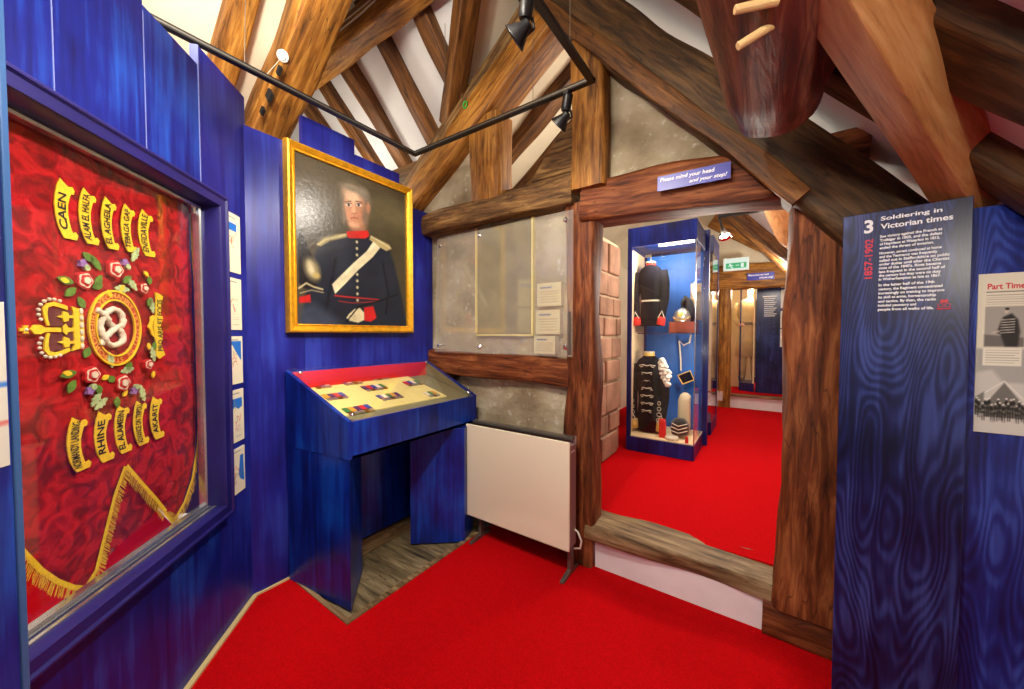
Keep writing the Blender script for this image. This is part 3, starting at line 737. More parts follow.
# fringe
mb = MB(); mg = MB(); rf = random.Random(2)
acc = []
for i in range(len(edge)-1):
    a = V((edge[i][0], 0, edge[i][1])); b_ = V((edge[i+1][0], 0, edge[i+1][1])); L = (b_-a).length; T_ = (b_-a).normalized(); O_ = V((-T_.z, 0, T_.x))
    O_ = V((T_.z, 0, -T_.x))*-1 if False else V((T_.z, 0, -T_.x))
    # outward = away from the middle of the cloth at the right and bottom edges
    m_ = (a+b_)/2
    if i < 8: O_ = O_ if O_.x > 0 else -O_
    else: O_ = O_ if O_.z < 0 else -O_
    n = max(2, int(L/.0035))
    wband = .010
    mg.add([(a.x-O_.x*wband, GD-.010, a.z-O_.z*wband), (b_.x-O_.x*wband, GD-.010, b_.z-O_.z*wband), (b_.x+O_.x*.004, GD-.010, b_.z+O_.z*.004), (a.x+O_.x*.004, GD-.010, a.z+O_.z*.004)], [(0, 1, 2, 3)])
    for k in range(n):
        p = a+(b_-a)*((k+.5)/n); ln = .030+rf.uniform(-.004, .006)
        if i < 5: d = (O_*.55+V((0, 0, -.8))).normalized(); ln *= .62
        else: d = (O_*.75+V((0, 0, -.6))).normalized()
        d = (d+V((rf.uniform(-.12, .12), 0, 0))).normalized(); q = p+d*ln; y = GD-.009+rf.uniform(-.003, .003)
        s_ = T_*.0017
        mb.add([(p.x-s_.x, y, p.z-s_.z), (p.x+s_.x, y, p.z+s_.z), (q.x+s_.x*.8, y-.002, q.z+s_.z*.8), (q.x-s_.x*.8, y-.002, q.z-s_.z*.8)], [(0, 1, 2, 3)])
g.part('fringe', mb, FRINGE); g.part('braid', mg, GOLDT)
def relief(poly, y=GD-.006, th=.003):
    return MB().prism(poly, y-th, y)
def inset(poly, k):
    cx = sum(p[0] for p in poly)/len(poly); cz = sum(p[1] for p in poly)/len(poly)
    return [(cx+(p[0]-cx)*k, cz+(p[1]-cz)*k) for p in poly]
SCR = [(.27, 0), (.42, .05), (.62, .1), (.8, .08), (.9, .13), (.86, .2), (.73, .21), (.65, .3), (.58, .42), (.57, .56), (.62, .7), (.7, .83), (.78, .88), (.9, .85), (1.0, .9), (.94, .985), (.7, .99), (.38, 1), (.26, .93), (.1, .77), (.03, .62), (0, .46), (.04, .3), (.13, .14)]
rows = [('CAEN', 59, 81.5, 179.6, 241.7, .12, .78), ('ALAM EL HALFA', 83, 102.4, 189, 246.5, .03, .94), ('EL AGHEILA', 104.9, 122, 197.6, 251.4, .06, .92), ('TEBAGA GAP', 124.5, 140, 204.5, 254.4, .05, .93), ('ENFIDAVILLE', 141.3, 157.8, 210, 258.3, .05, .93),
        ('NORMANDY LANDING', 63, 87, 414.8, 475, .03, .95), ('RHINE', 90.8, 111, 409, 465.4, .15, .85), ('EL ALAMEIN', 111.4, 129, 403, 456.3, .06, .92), ('ADVANCE ON TRIPOLI', 130.6, 146.3, 399, 448, .03, .95), ('AKARIT', 147.8, 161.7, 394.6, 441.6, .13, .86)]
for (txt, x0, x1, y0, y1, ta, tb) in rows:
    ym = (y0+y1)/2; yy = GD-.008
    xl, zc = FW.L(x0, ym, yy); xr, _ = FW.L(x1, ym, yy)
    # image slant inside the box comes from perspective, take height at the middle column
    zt = FW.L((x0+x1)/2, y0, yy)[1]; zb = FW.L((x0+x1)/2, y1, yy)[1]
    H = (zt-zb)*.93; Wd = xr-xl; zc = (zt+zb)/2
    poly = [(xl+Wd*a, zc+H/2-H*b_) for a, b_ in SCR]
    sc = g.part('honour_scroll', relief(poly), GOLDT)
    mt = MB()
    def fn(u, v, xl=xl, Wd=Wd, zc=zc, H=H, ta=ta, tb=tb):
        tt = ta+(tb-ta)*u; tt = .04+.92*tt; s_ = 1-tt
        cx = .29+.75*(s_-.5)**2
        return (xl+Wd*(cx+.17-.36*v), GD-.0105, zc-H/2+H*tt)
    text_map(mt, txt, fn, bold=.02)
    g.part('lettering', mt, INK, parent=sc)
# crown (lies on its side, base towards the garter)
def CP(zx, zy): return GL(10+zx*.1088, 290+zy*.1088, GD-.006)
def cpoly(pts): return [CP(*p) for p in pts]
cr = g.part('crown', MB().merge(relief(cpoly([(560, 150), (610, 168), (655, 175), (668, 250), (670, 430), (655, 535), (600, 545), (555, 560), (575, 500), (575, 200)]), GD-.006, .005)), GOLDT)
mb = MB()
mb.merge(relief(cpoly([(325, 330), (300, 250), (290, 170), (330, 125), (400, 110), (470, 130), (520, 150), (520, 185), (450, 160), (390, 145), (340, 160), (330, 210), (335, 270), (350, 325)]), GD-.008, .004))
mb.merge(relief(cpoly([(325, 395), (300, 470), (290, 550), (330, 600), (400, 612), (470, 590), (530, 560), (525, 530), (450, 560), (390, 575), (340, 560), (330, 510), (335, 450), (350, 400)]), GD-.008, .004))
mb.merge(relief(cpoly([(165, 360), (200, 320), (260, 320), (300, 345), (450, 345), (450, 385), (300, 385), (260, 405), (200, 405)]), GD-.009, .004))
mb.merge(relief(cpoly([(70, 345), (105, 355), (105, 325), (155, 325), (140, 355), (165, 360), (140, 372), (155, 400), (105, 400), (105, 372), (70, 380)]), GD-.008, .004))
for zy in (245, 480):
    mb.merge(relief(cpoly([(420, zy), (470, zy-12), (480, zy-50), (525, zy-35), (530, zy-10), (575, zy-12), (575, zy+15), (530, zy+12), (525, zy+38), (480, zy+50), (470, zy+12)]), GD-.008, .004))
mb.merge(relief(cpoly([(470, 340), (500, 310), (520, 345), (580, 350), (580, 375), (520, 385), (500, 412), (470, 385)]), GD-.009, .003))
g.part('arch', mb, GOLDT, parent=cr)
mb = MB().merge(relief(cpoly([(345, 165), (500, 165), (575, 200), (575, 330), (355, 330), (335, 240)]), GD-.006, .0015)).merge(relief(cpoly([(345, 395), (575, 385), (575, 510), (500, 550), (360, 560), (335, 480)]), GD-.006, .0015))
g.part('cap', mb, DARKRED, parent=cr, label='dark red velvet cap')
mb = MB()
for (a, b_) in [(450, 100), (400, 88), (355, 85), (308, 102), (272, 135), (250, 180), (250, 228), (268, 270), (268, 445), (250, 490), (248, 535), (265, 580), (300, 612), (345, 622), (392, 615), (435, 600), (130, 365)]:
    x, z = CP(a, b_); g.part('pearl', MB().ball((x, GD-.011, z), (.0052, .004, .0052), 8, 5), THREADW, parent=cr, smooth=True)
for k in range(6):
    x, z = CP(640, 195+k*64); g.part('pearl', MB().ball((x, GD-.013, z), (.006, .003, .010), 8, 5), THREADW, parent=cr, smooth=True)
# garter ring
cx, cz = GL(111.5, 328, GD); rx = (GL(138, 328)[0]-GL(84.5, 328)[0])/2; rz = (GL(111, 290)[1]-GL(111, 366)[1])/2
cx = (GL(138, 328)[0]+GL(84.5, 328)[0])/2
def annulus(r0, r1, y0, y1, n=72):
    mb = MB(); vs = []
    for r, y in ((r0, y1), (r0, y0), (r1, y0), (r1, y1)):
        for k in range(n):
            a = 2*PI*k/n; vs.append((cx+rx*r*math.cos(a), y, cz+rz*r*math.sin(a)))
    fs = [(j*n+k, j*n+(k+1) % n, (j+1)*n+(k+1) % n, (j+1)*n+k) for j in range(3) for k in range(n)]
    return mb.add(vs, fs)
ring = g.part('garter_ring', annulus(.72, 1.0, GD-.008, GD-.005), plain('red gold brocade', S(196, 70, 40), .7, var=.2, vscale=120))
mb = annulus(.95, 1.0, GD-.013, GD-.006).merge(annulus(.72, .76, GD-.013, GD-.006)); g.part('cord_edge', mb, GOLDT, parent=ring)
mt = MB()
def ringtext(txt, a0, a1):
    v, f = text_pts(txt, bold=.02)
    w0 = min(p[0] for p in v); w1_ = max(p[0] for p in v)
    out = []
    for p in v:
        a = math.radians(a0+(a1-a0)*(p[0]-w0)/(w1_-w0)); r = .79+.135*p[1]/.72
        out.append((cx+rx*r*math.cos(a), GD-.0105, cz+rz*r*math.sin(a)))
    mt.add(out, f)
ringtext('YEOMANRY', 138, 38); ringtext('( R R O O )', 30, -33); ringtext('THE', -42, -62); ringtext('STAFFORDSHIRE', -75, -212)
g.part('lettering', mt, ORANGET, parent=ring)
# knot of white cord
def KP(zx, zy): 
    x, z = GL(80+zx*.1233, 285+zy*.1233, GD-.01); return x, z
kn = [(140, 200), (185, 235), (235, 300), (285, 345), (330, 330), (345, 270), (325, 215), (270, 195), (215, 225), (180, 290), (172, 370), (180, 410), (215, 465), (265, 490), (320, 470), (345, 415), (325, 365), (280, 350), (230, 395), (190, 440), (165, 500)]
pts = []
for i in range(len(kn)-1):
    for j in range(4):
        t_ = j/4; p0 = kn[max(i-1, 0)]; p1 = kn[i]; p2 = kn[i+1]; p3 = kn[min(i+2, len(kn)-1)]
        q = [.5*((2*p1[c])+(-p0[c]+p2[c])*t_+(2*p0[c]-5*p1[c]+4*p2[c]-p3[c])*t_*t_+(-p0[c]+3*p1[c]-3*p2[c]+p3[c])*t_**3) for c in (0, 1)]
        x, z = KP(*q); pts.append((x, GD-.011-.003*math.sin(i*1.9), z))
mb = MB().tube(pts, [.0092*(1+.12*math.sin(k*2.1)) for k in range(len(pts))], 8)
g.part('knot', mb, THREADW, smooth=True, label='white corded knot')
# wreath of flowers
def dot(px, py, r, y): 
    x, z = GL(px, py); return x, z
def disc(x, z, r, y0, y1, n=16, lob=0, rot=0):
    return MB().prism([(x+r*(1+lob*math.cos(5*(2*PI*k/n)+rot))*math.cos(2*PI*k/n), z+r*(1+lob*math.cos(5*(2*PI*k/n)+rot))*math.sin(2*PI*k/n)) for k in range(n)], y0, y1)
def leafpoly(x, z, L, wd, ang, jag=0):
    pts = []; n = 8
    for k in range(n+1):
        t_ = k/n; w_ = wd*math.sin(PI*min(1, t_*.95+.03))*(1+(jag if k % 2 else -jag)); pts.append((L*t_, w_))
    pts += [(p[0], -p[1]) for p in reversed(pts[1:-1])]
    c, s_ = math.cos(ang), math.sin(ang)
    return [(x+p[0]*c-p[1]*s_, z+p[0]*s_+p[1]*c) for p in pts]
for (px, py, r) in [(113, 269.5, .030), (81.5, 280.5, .027), (141, 288.5, .021), (86, 375, .027), (117, 383, .029), (143.5, 364.5, .020)]:
    x, z = GL(px, py)
    ro = g.part('rose', disc(x, z, r, GD-.016, GD-.006, 30, .09), THREADR)
    g.part('petal_ring', disc(x, z, r*.82, GD-.018, GD-.0165, 30, .09).merge(MB()), THREADW, parent=ro)
    g.part('petals', disc(x, z, r*.66, GD-.0195, GD-.0185, 30, .1, 1), THREADR, parent=ro)
    g.part('centre', disc(x, z, r*.4, GD-.023, GD-.020, 16, .08), THREADW, parent=ro)
mb = MB(); mp_ = MB()
for (px, py, ang, L, c_) in [(100, 271, 130, .055, 0), (100, 275, -115, .05, 0), (93, 262, 150, .04, 0), (127, 278, -50, .05, 1), (131, 262, 60, .06, 1), (149, 298, -80, .055, 1), (128, 290, 180, .055, 1), (101, 285, 200, .035, 0), (72, 283, 170, .045, 0), (74, 288, 220, .04, 0), (76, 297, -60, .035, 0), (122, 283, 40, .04, 0), (148, 285, 85, .03, 0), (146, 306, 60, .035, 0),
                             (72, 372, 190, .045, 0), (70, 380, 240, .04, 0), (80, 358, 60, .035, 0), (102, 378, -20, .035, 0), (96, 392, -130, .05, 1), (108, 368, 100, .05, 1), (136, 385, -75, .06, 1), (130, 368, 190, .05, 1), (151, 362, 100, .055, 1), (150, 350, 60, .035, 0), (112, 397, -90, .035, 0), (122, 371, 50, .035, 0), (93, 385, -80, .03, 0), (102, 398, 215, .05, 1)]:
    x, z = GL(px, py)
    (mp_ if c_ else mb).merge(relief(leafpoly(x, z, L*1.12, .012, math.radians(ang), .25 if c_ else 0), GD-.008, .003))
g.part('rose_leaves', mb, THREADG, kind='stuff'); g.part('thistle_leaves', mp_, THREADPG, kind='stuff')
mb = MB()
for (px, py) in [(121, 262), (134, 397)]: pass
for k, (px, py) in enumerate([(81, 264), (123.5, 263), (84, 391), (129, 391)]):
    x, z = GL(px, py); mb = disc(x, z, .013, GD-.015, GD-.006, 10, .2)
    th = g.part('thistle', mb, THREADP)
    x2, z2 = GL(px+(3 if px < 100 else 2), py+(4 if py < 330 else -4)); g.part('bulb', disc(x2, z2, .010, GD-.017, GD-.008, 10), THREADPG, parent=th)
mb = MB()
for (px, py) in [(107, 262), (67, 282), (118, 291), (147, 277), (67, 374), (118, 397), (146, 350), (106, 290), (150, 371), (104, 375)]:
    x, z = GL(px, py); mb.merge(relief(leafpoly(x, z, .028, .008, px*.7), GD-.008, .004))
g.part('gold_leaves', mb, GOLDT, kind='stuff')
# motto ribbon
MP = lambda zx, zy: GL(140+zx*.1163, 285+zy*.1163, GD-.006)
mo = g.part('motto_scroll', relief([MP(*p) for p in [(130, 65), (160, 75), (195, 100), (185, 130), (170, 250), (190, 280), (180, 320), (165, 360), (185, 400), (180, 470), (165, 500), (200, 600), (150, 635), (120, 610), (130, 520), (115, 450), (110, 360), (115, 290), (130, 250), (135, 130)]], GD-.008, .004), GOLDT)
ux, uz = MP(120, 600); vx, vz = MP(185, 100)
mt = MB(); text_map(mt, 'PRO ARIS ET FOCIS', lambda u, v: (MP(182-45*v, 560)[0]-.0, GD-.013, uz+(vz-uz)*(.06+.88*u)), bold=.02)
g.part('lettering', mt, INK, parent=mo)
mb = relief([MP(*p) for p in [(110, 260), (85, 275), (80, 320), (60, 360), (80, 390), (90, 430), (115, 450), (118, 425), (105, 400), (98, 360), (105, 310), (120, 285)]], GD-.007, .004)
g.part('scroll_loop', mb, GOLDT, parent=mo)

# near side board of the display, close to the camera
NB = Frame(-2.31, .82, 135)
x20, _ = FW.L(16, 344, -.10); 
nb = Thing('side_board', 'blue display board with pale blue edge closest to the camera, beside the guidon', 'display board', FW, (x20-.5, -.1, .2))
x0b = FW.L(30, 689, -.10)[0]
nb.part('board', MB().box(x20-1.0, x20-.016, -.100, -.075, .0, 2.55), BLUE, bevel=.002)
nb.part('edge_strip', MB().box(x20-.016, x20, -.103, -.072, .0, 2.55), LIGHTBLUE, bevel=.003)
p = Paint(x20-.34, x20-.022, 1.16, 1.52, 60, 60, (206, 204, 192))
p.line([(x20-.34, 1.33), (x20-.02, 1.34)], .004, (60, 120, 200)); p.line([(x20-.3, 1.25), (x20-.02, 1.255)], .003, (200, 40, 40))
mb, c = p.out(-.1015); nb.part('map_sheet', mb, PRINT, colors=c)

# five map posters
ptb = [(222.5, 207.4, 269), (222.5, 275, 329.6), (223, 336.5, 387), (223.6, 393, 448.6), (224.5, 455, 503)]
plab = ['map poster with a flat blue strip, topmost of the five beside the case', 'map poster with no blue sea, second from the top beside the case', 'map poster with a blue curved coast, middle of the five beside the case', 'map poster with a wavy blue coast, fourth from the top beside the case', 'map poster with a tall blue wedge, lowest of the five beside the case']
for k, (px, ya, yb) in enumerate(ptb):
    xa, za = FW.L(px, ya, -.004); _, zb = FW.L(px, yb, -.004); xb = FW.L(242.2, ya, -.004)[0]; xb = min(xb, -.018)
    w_ = xb-xa; h_ = za-zb
    q = lambda u, v: (xa+u*w_, zb+v*h_)
    p = Paint(xa, xb, zb, za, 50, 70, (228, 220, 192))
    if k == 0: p.poly([q(0, .83), q(.8, .83), q(.8, .7), q(0, .7)], (40, 110, 200), .001)
    if k == 2: p.poly([q(.12, .9), q(.92, .9), q(.92, .48), q(.7, .62), q(.45, .82), q(.12, .86)], (40, 110, 200), .001)
    if k == 3: p.poly([q(.0, .83), q(.9, .83), q(.9, .66), q(.7, .62), q(.5, .68), q(.3, .6), q(.0, .68)], (40, 110, 200), .001)
    if k == 4: p.poly([q(.72, .82), q(.9, .82), q(.95, .2), q(.7, .3), q(.62, .4)], (40, 110, 200), .001)
    rr = random.Random(k)
    for j in range(5):
        u, v = rr.uniform(.3, .6), rr.uniform(.35, .65); pl = [q(u, v)]
        for _ in range(4): u += rr.uniform(-.15, .16); v += rr.uniform(-.14, .12); pl.append(q(min(max(u, .05), .9), v))
        p.line(pl, .0012, (206, 60, 40) if j < 3 else (150, 140, 100), .0012)
    for j in range(5):
        for c0 in (.12, .55): p.line([q(c0, .30-.05*j), q(c0+.3, .30-.05*j)], .0007, (120, 116, 100), .0008, .7) if k in (1, 3) else None
    p.line([q(.12, .93), q(.75, .93)], .0016, (60, 60, 60), .001, .8)
    mb, c = p.out(-.0042)
    t = Thing('map_poster', plab[k], 'poster', FW, (xa, 0, zb), group='column of map posters beside the guidon case')
    t.part('backing', MB().box(xa, xb, -.004, -.0005, zb, za), PAPER); t.part('print', mb, PRINT, colors=c)

# ================================================================== PORTRAIT
xl, zt = PW.L(287, 139, -.05); xr, ztr = PW.L(414.5, 184, -.05); _, zb = PW.L(287, 335, -.05)
zt = (zt+ztr)/2-.022; zb = 1.458; xl += .014
t = Thing('framed_portrait', 'gilt framed oil portrait of an officer in dark uniform with white cross belt', 'painting', PW, ((xl+xr)/2, -.01, zb))
t.part('frame', MB().ring(xl, xr, zb, zt, [(0, -.001), (0, -.03), (.006, -.048), (.014, -.052), (.022, -.046), (.032, -.04), (.040, -.03), (.045, -.030), (.048, -.036), (.052, -.034), (.052, -.012)]), GOLD, ang=25)
ax0, ax1, az0, az1 = xl+.049, xr-.049, zb+.049, zt-.049
t.part('backing', MB().box(xl+.01, xr-.01, -.012, -.002, zb+.01, zt-.01), DARKV)
p = Paint(ax0, ax1, az0, az1, 230, 290, (66, 58, 42))
Q = lambda zx, zy: PW.L(300+zx*.2466, 160+zy*.2467, -.02)
def E(zx, zy, rx, ry, col, soft=.3, rot=0, op=1):
    x, z = Q(zx, zy); x1, _ = Q(zx+rx, zy); x0, _ = Q(zx-rx, zy); _, z1 = Q(zx, zy-ry); p.ell(x, z, abs(x1-x0)/2, abs(z1-z), col, soft, rot, op)
def PO(pts, col, soft=.004, op=1): p.poly([Q(*a) for a in pts], col, soft, op)
def LN(pts, w, col, soft=.003, op=1): p.line([Q(*a) for a in pts], w, col, soft, op)
E(120, 120, 190, 170, (92, 82, 62), .8, 0, .7); E(390, 250, 70, 60, (120, 112, 78), .9, 0, .8); E(380, 380, 60, 120, (62, 58, 42), .8, 0, .6)
E(60, 260, 90, 80, (56, 50, 40), .8)
# jacket
PO([(190, 315), (110, 335), (70, 370), (30, 520), (0, 700), (440, 700), (415, 560), (385, 420), (360, 355), (290, 310)], (27, 32, 44), .012)
PO([(150, 330), (200, 318), (230, 520), (140, 560)], (36, 42, 56), .03, .6)
PO([(300, 340), (370, 380), (400, 560), (330, 560)], (34, 38, 50), .03, .5)
LN([(150, 400), (128, 520), (100, 640)], .006, (14, 16, 24), .012, .8); LN([(340, 420), (360, 540), (350, 620)], .006, (14, 16, 24), .012, .8)
# neck, head
E(238, 272, 34, 34, (150, 108, 82), .25)
E(232, 152, 54, 48, (104, 94, 80), .35); E(272, 185, 22, 46, (110, 100, 86), .4); E(188, 180, 12, 40, (96, 84, 70), .4)
E(229, 208, 43, 70, (188, 138, 104), .16); E(222, 150, 38, 32, (214, 176, 144), .4)
E(262, 225, 18, 50, (160, 112, 84), .7, 0, .8)
E(205, 228, 13, 12, (208, 140, 110), .8, 0, .7); E(245, 228, 13, 12, (200, 130, 102), .8, 0, .7)
LN([(192, 176), (214, 173)], .0035, (92, 76, 62), .004); LN([(234, 173), (258, 177)], .0035, (92, 76, 62), .004)
E(204, 187, 12, 6, (224, 208, 190), .3); E(245, 187, 12, 6, (220, 202, 184), .3); E(205, 187, 5, 6, (40, 44, 54), .3); E(245, 187, 5, 6, (40, 44, 54), .3)
LN([(192, 182), (216, 182)], .0018, (70, 50, 40), .002); LN([(234, 182), (257, 183)], .0018, (70, 50, 40), .002)
PO([(220, 180), (229, 180), (236, 216), (228, 222), (214, 219)], (216, 166, 132), .004, .8); LN([(216, 219), (228, 223), (236, 218)], .0022, (140, 84, 64), .003); LN([(232, 185), (236, 212)], .002, (160, 108, 82), .004, .8)
LN([(212, 241), (226, 238), (242, 242)], .003, (156, 72, 62), .003); LN([(215, 248), (238, 248)], .002, (190, 120, 98), .003)
E(226, 268, 20, 10, (206, 158, 124), .5)
E(186, 232, 8, 26, (118, 104, 86), .6, 0, .9); E(270, 236, 10, 30, (116, 100, 84), .6, 0, .9); E(284, 200, 8, 20, (176, 122, 92), .4)
E(218, 122, 40, 12, (120, 110, 94), .6); E(262, 140, 22, 20, (122, 112, 98), .6)
# collar, epaulettes, cross belt
PO([(196, 292), (282, 290), (286, 312), (270, 321), (205, 320), (194, 308)], (196, 36, 30), .003)
PO([(196, 300), (150, 305), (100, 318), (72, 345), (90, 352), (130, 330), (196, 316)], (150, 138, 96), .004); LN([(190, 306), (110, 326), (80, 345)], .003, (206, 196, 150), .004)
PO([(292, 308), (330, 328), (365, 345), (376, 362), (355, 372), (318, 350), (286, 325)], (164, 150, 104), .004); LN([(295, 314), (340, 340), (368, 358)], .003, (214, 204, 160), .004)
PO([(302, 333), (330, 358), (300, 395), (240, 448), (190, 500), (146, 543), (134, 505), (160, 478), (220, 420), (275, 372)], (206, 196, 160), .003)
LN([(310, 345), (225, 425), (142, 508)], .003, (226, 218, 188), .006, .8)
for k in range(10):
    if k not in (3, 4): E(236, 335+k*26, 5, 6, (184, 174, 140), .3)
# waist, cuff, hands, sword
LN([(145, 550), (200, 556), (320, 566)], .0045, (170, 34, 34), .003); LN([(160, 572), (215, 580), (310, 574)], .003, (150, 34, 34), .003)
PO([(262, 598), (300, 592), (312, 640), (290, 655), (262, 652)], (180, 30, 30), .004); PO([(0, 556), (45, 545), (48, 578), (0, 580)], (170, 30, 30), .004)
PO([(200, 625), (222, 605), (245, 600), (262, 618), (262, 648), (238, 660), (205, 652), (190, 640)], (206, 194, 156), .004)
for k in range(4): LN([(196+k*3, 636+k*6), (222+k*3, 622+k*7)], .0012, (140, 124, 92), .002)
LN([(190, 655), (240, 595), (330, 570), (400, 545)], .004, (18, 18, 22), .003)
# plumed helmet on the table
PO([(0, 280), (18, 300), (40, 360), (70, 420), (95, 470), (60, 520), (20, 520), (0, 500)], (20, 18, 20), .006)
E(55, 445, 30, 46, (128, 118, 88), .35, .3); E(50, 440, 12, 26, (186, 176, 140), .6, .3); E(72, 470, 14, 12, (170, 150, 90), .5)
LN([(0, 520), (30, 500), (60, 515), (95, 525)], .005, (176, 164, 124), .004); LN([(5, 540), (50, 528), (98, 538)], .003, (160, 146, 110), .004)
PO([(0, 600), (60, 580), (150, 640), (190, 700), (0, 700)], (54, 62, 80), .03, .8)
p.blotch(.05, 26, 5); p.grain(.045)
mb, c = p.out(-.018)
t.part('canvas', mb, PAINTM, colors=c)

# ================================================================== DISPLAY DESK
CX0, CX1, CY0, CY1 = -2.285, -1.753, 1.053, 2.068
def SKT(*a):
    return SkewThing(*a)
zf, zbk, zlo = .998, 1.238, .797
def skew(mb):
    mb.v = [(x, y-.064*max(0, min(1, (CX1-x)/.532))*max(0, (CY1-y)/(CY1-CY0)), z) for x, y, z in mb.v]; return mb
class SkewThing(Thing):
    def part(s, name, mb, mat, **k): return Thing.part(s, name, skew(mb), mat, **k)
t = SKT('display_desk', 'deep blue sloping topped display desk standing under the portrait', 'display case', W0, (-2.0, 1.55, 0))
side = [(CX0, zlo), (CX1, zlo), (CX1, zf), (CX0, zbk)]
mb = MB(); mb.prism(side, CY0, CY0+.02, 'y').prism(side, CY1-.02, CY1, 'y')
mb.box(CX1-.02, CX1, CY0+.02, CY1-.02, zlo, zf-.004).box(CX0, CX0+.02, CY0+.02, CY1-.02, zlo, zbk-.01).box(CX0, CX1, CY0+.02, CY1-.02, zlo, zlo+.02)
t.part('case_body', mb, BLUEDK, bevel=.002)
mb = MB(); sl = (zbk-zf)/(CX0-CX1)
zz = lambda X, d=0: zf+sl*(X-CX1)-d
def sloped(x0, x1, y0, y1, d0, d1):
    return MB().prism([(x0, zz(x0, d0)), (x1, zz(x1, d0)), (x1, zz(x1, d1)), (x0, zz(x0, d1))], y0, y1, 'y')
lid = t.part('glass_lid', sloped(CX0, CX1+.002, CY0, CY1, -.008, 0), GLASS)
mb = MB()
for (X, Y) in [(CX1-.035, CY0+.05), (CX1-.035, CY1-.05), (CX0+.05, CY0+.05), (CX0+.05, CY1-.05)]:
    mb = MB().lathe([(0, .012), (.004, .011), (.008, .006), (.009, .001)], (X, Y, zz(X)+.008), (.4, 0, .9), 12)
    t.part('screw', mb, CHROME, parent=lid, smooth=True)
tz = lambda X: .982+.28*(CX1-X)
def trayslab(x0, x1, y0, y1, a, b_): return MB().prism([(x0, tz(x0)+a), (x1, tz(x1)+a), (x1, tz(x1)+b_), (x0, tz(x0)+b_)], y0, y1, 'y')
t.part('tray', trayslab(CX0+.02, CX1-.02, CY0+.02, CY1-.02, -.012, -.006), plain('grey green lining', S(120, 116, 84), .8))
t.part('mount_board', trayslab(CX0+.026, CX1-.10, CY0+.05, CY1-.205, -.006, .0), CREAMC)
t.part('back_lining', MB().box(CX0+.02, CX0+.024, CY0+.02, CY1-.02, zbk-.12, zbk-.012), REDC, label='red felt lining')
t.part('end_lining', MB().prism([(CX0+.024, tz(CX0)-.006), (CX1-.02, tz(CX1)-.0), (CX1-.02, zz(CX1, .006)), (CX0+.024, zz(CX0+.024, .006))], CY1-.026, CY1-.021, 'y'), MATS['grey green lining'])
# legs: straight board at one end with an angled return, angled board at the other
mb = MB(); mb.prism([(CX0, CY0+.003), (CX1+.0, CY0+.003), (CX1-.25, CY0+.253), (CX1-.27, CY0+.233), (CX1-.05, CY0+.023), (CX0, CY0+.023)], 0.0, zlo, 'z')
t.part('leg_panel', mb, BLUEDK, bevel=.0015)
mb = MB(); mb.prism([(-1.985, 1.65), (-1.700+.0, 1.875), (-1.712, 1.892), (-1.76, 1.9), (-1.997, 1.666)], 0.0, zlo, 'z'); mb.prism([(-1.76, 1.87), (-1.70, 1.875), (-1.78, 2.06), (-2.28, 2.06), (-2.28, 2.04), (-1.8, 2.04)], 0, zlo, 'z')
t.part('leg_panel', mb, BLUEDK, bevel=.0015)
t.part('back_board', MB().box(-2.18, -2.16, 1.08, 2.04, .1, zlo), BLUEDK)
# medal groups inside
cols = [(196, 30, 40), (40, 60, 150), (230, 220, 200), (60, 120, 60), (210, 150, 40), (80, 30, 90)]
def ribm(k): c = cols[k % 6]; return plain('ribbon %d' % (k % 6), S(*c), .7)
SILV = plain('medal silver', S(186, 184, 176), .3, metal=.8); BRONZE = plain('medal bronze', S(150, 104, 44), .35, metal=.8)
def hit_tray(px, py, d=.095):
    r = ray(px, py); # z = zf + sl*(X-CX1) - d
    tt = (.984+.28*CX1-CAMZ)/(r.z+.28*r.x); return r*tt
mg_ = [(240, 216, 3, 'nearest the red lining at the pale end'), (380, 200, 4, 'second along the row against the red lining'), (510, 178, 4, 'third along the row against the red lining'), (615, 162, 4, 'fourth along the row by the red lining'),
       (305, 268, 4, 'in the middle row, at its bronze end'), (490, 226, 5, 'the widest group of the middle row'), (668, 205, 4, 'last of the middle row, at the heater end'), (562, 268, 5, 'in the centre of the front half of the desk'), (757, 256, 3, 'alone at the heater end of the front row'), (415, 330, 5, 'with bright ribbons at the front edge nearest the leg')]
slope_a = math.atan(-sl)
for k, (zx, zy, n, lab) in enumerate(mg_):
    c = hit_tray(270+zx*.2148, 340+zy*.2149)
    th = Thing('medal_group', 'row of %s mounted medals %s' % (['three', 'four', 'five'][n-3], lab), 'medals', W0, (c.x, c.y, c.z+CAMZ), group='medal groups in the display desk')
    o = th.o; o.rotation_euler = (0, math.atan(.28), 0)
    for j in range(n):
        yy = (j-(n-1)/2)*.032
        rb = finish('ribbon', MB().box(-.055, -.0, yy-.0155, yy+.0155, -.0, .004).box(-.0549, -.0001, yy-.005, yy+.005, .004, .0046), ribm(k+j)); rb.parent = o
        md = finish('medal', MB().lathe([(0, .0165), (.003, .0165), (.004, .013)], (.018, yy, .001), (0, 0, 1), 16), SILV if (k+j) % 3 else BRONZE); md.parent = o
# long brass rule of the desk's middle is only a reflection of the gilt frame

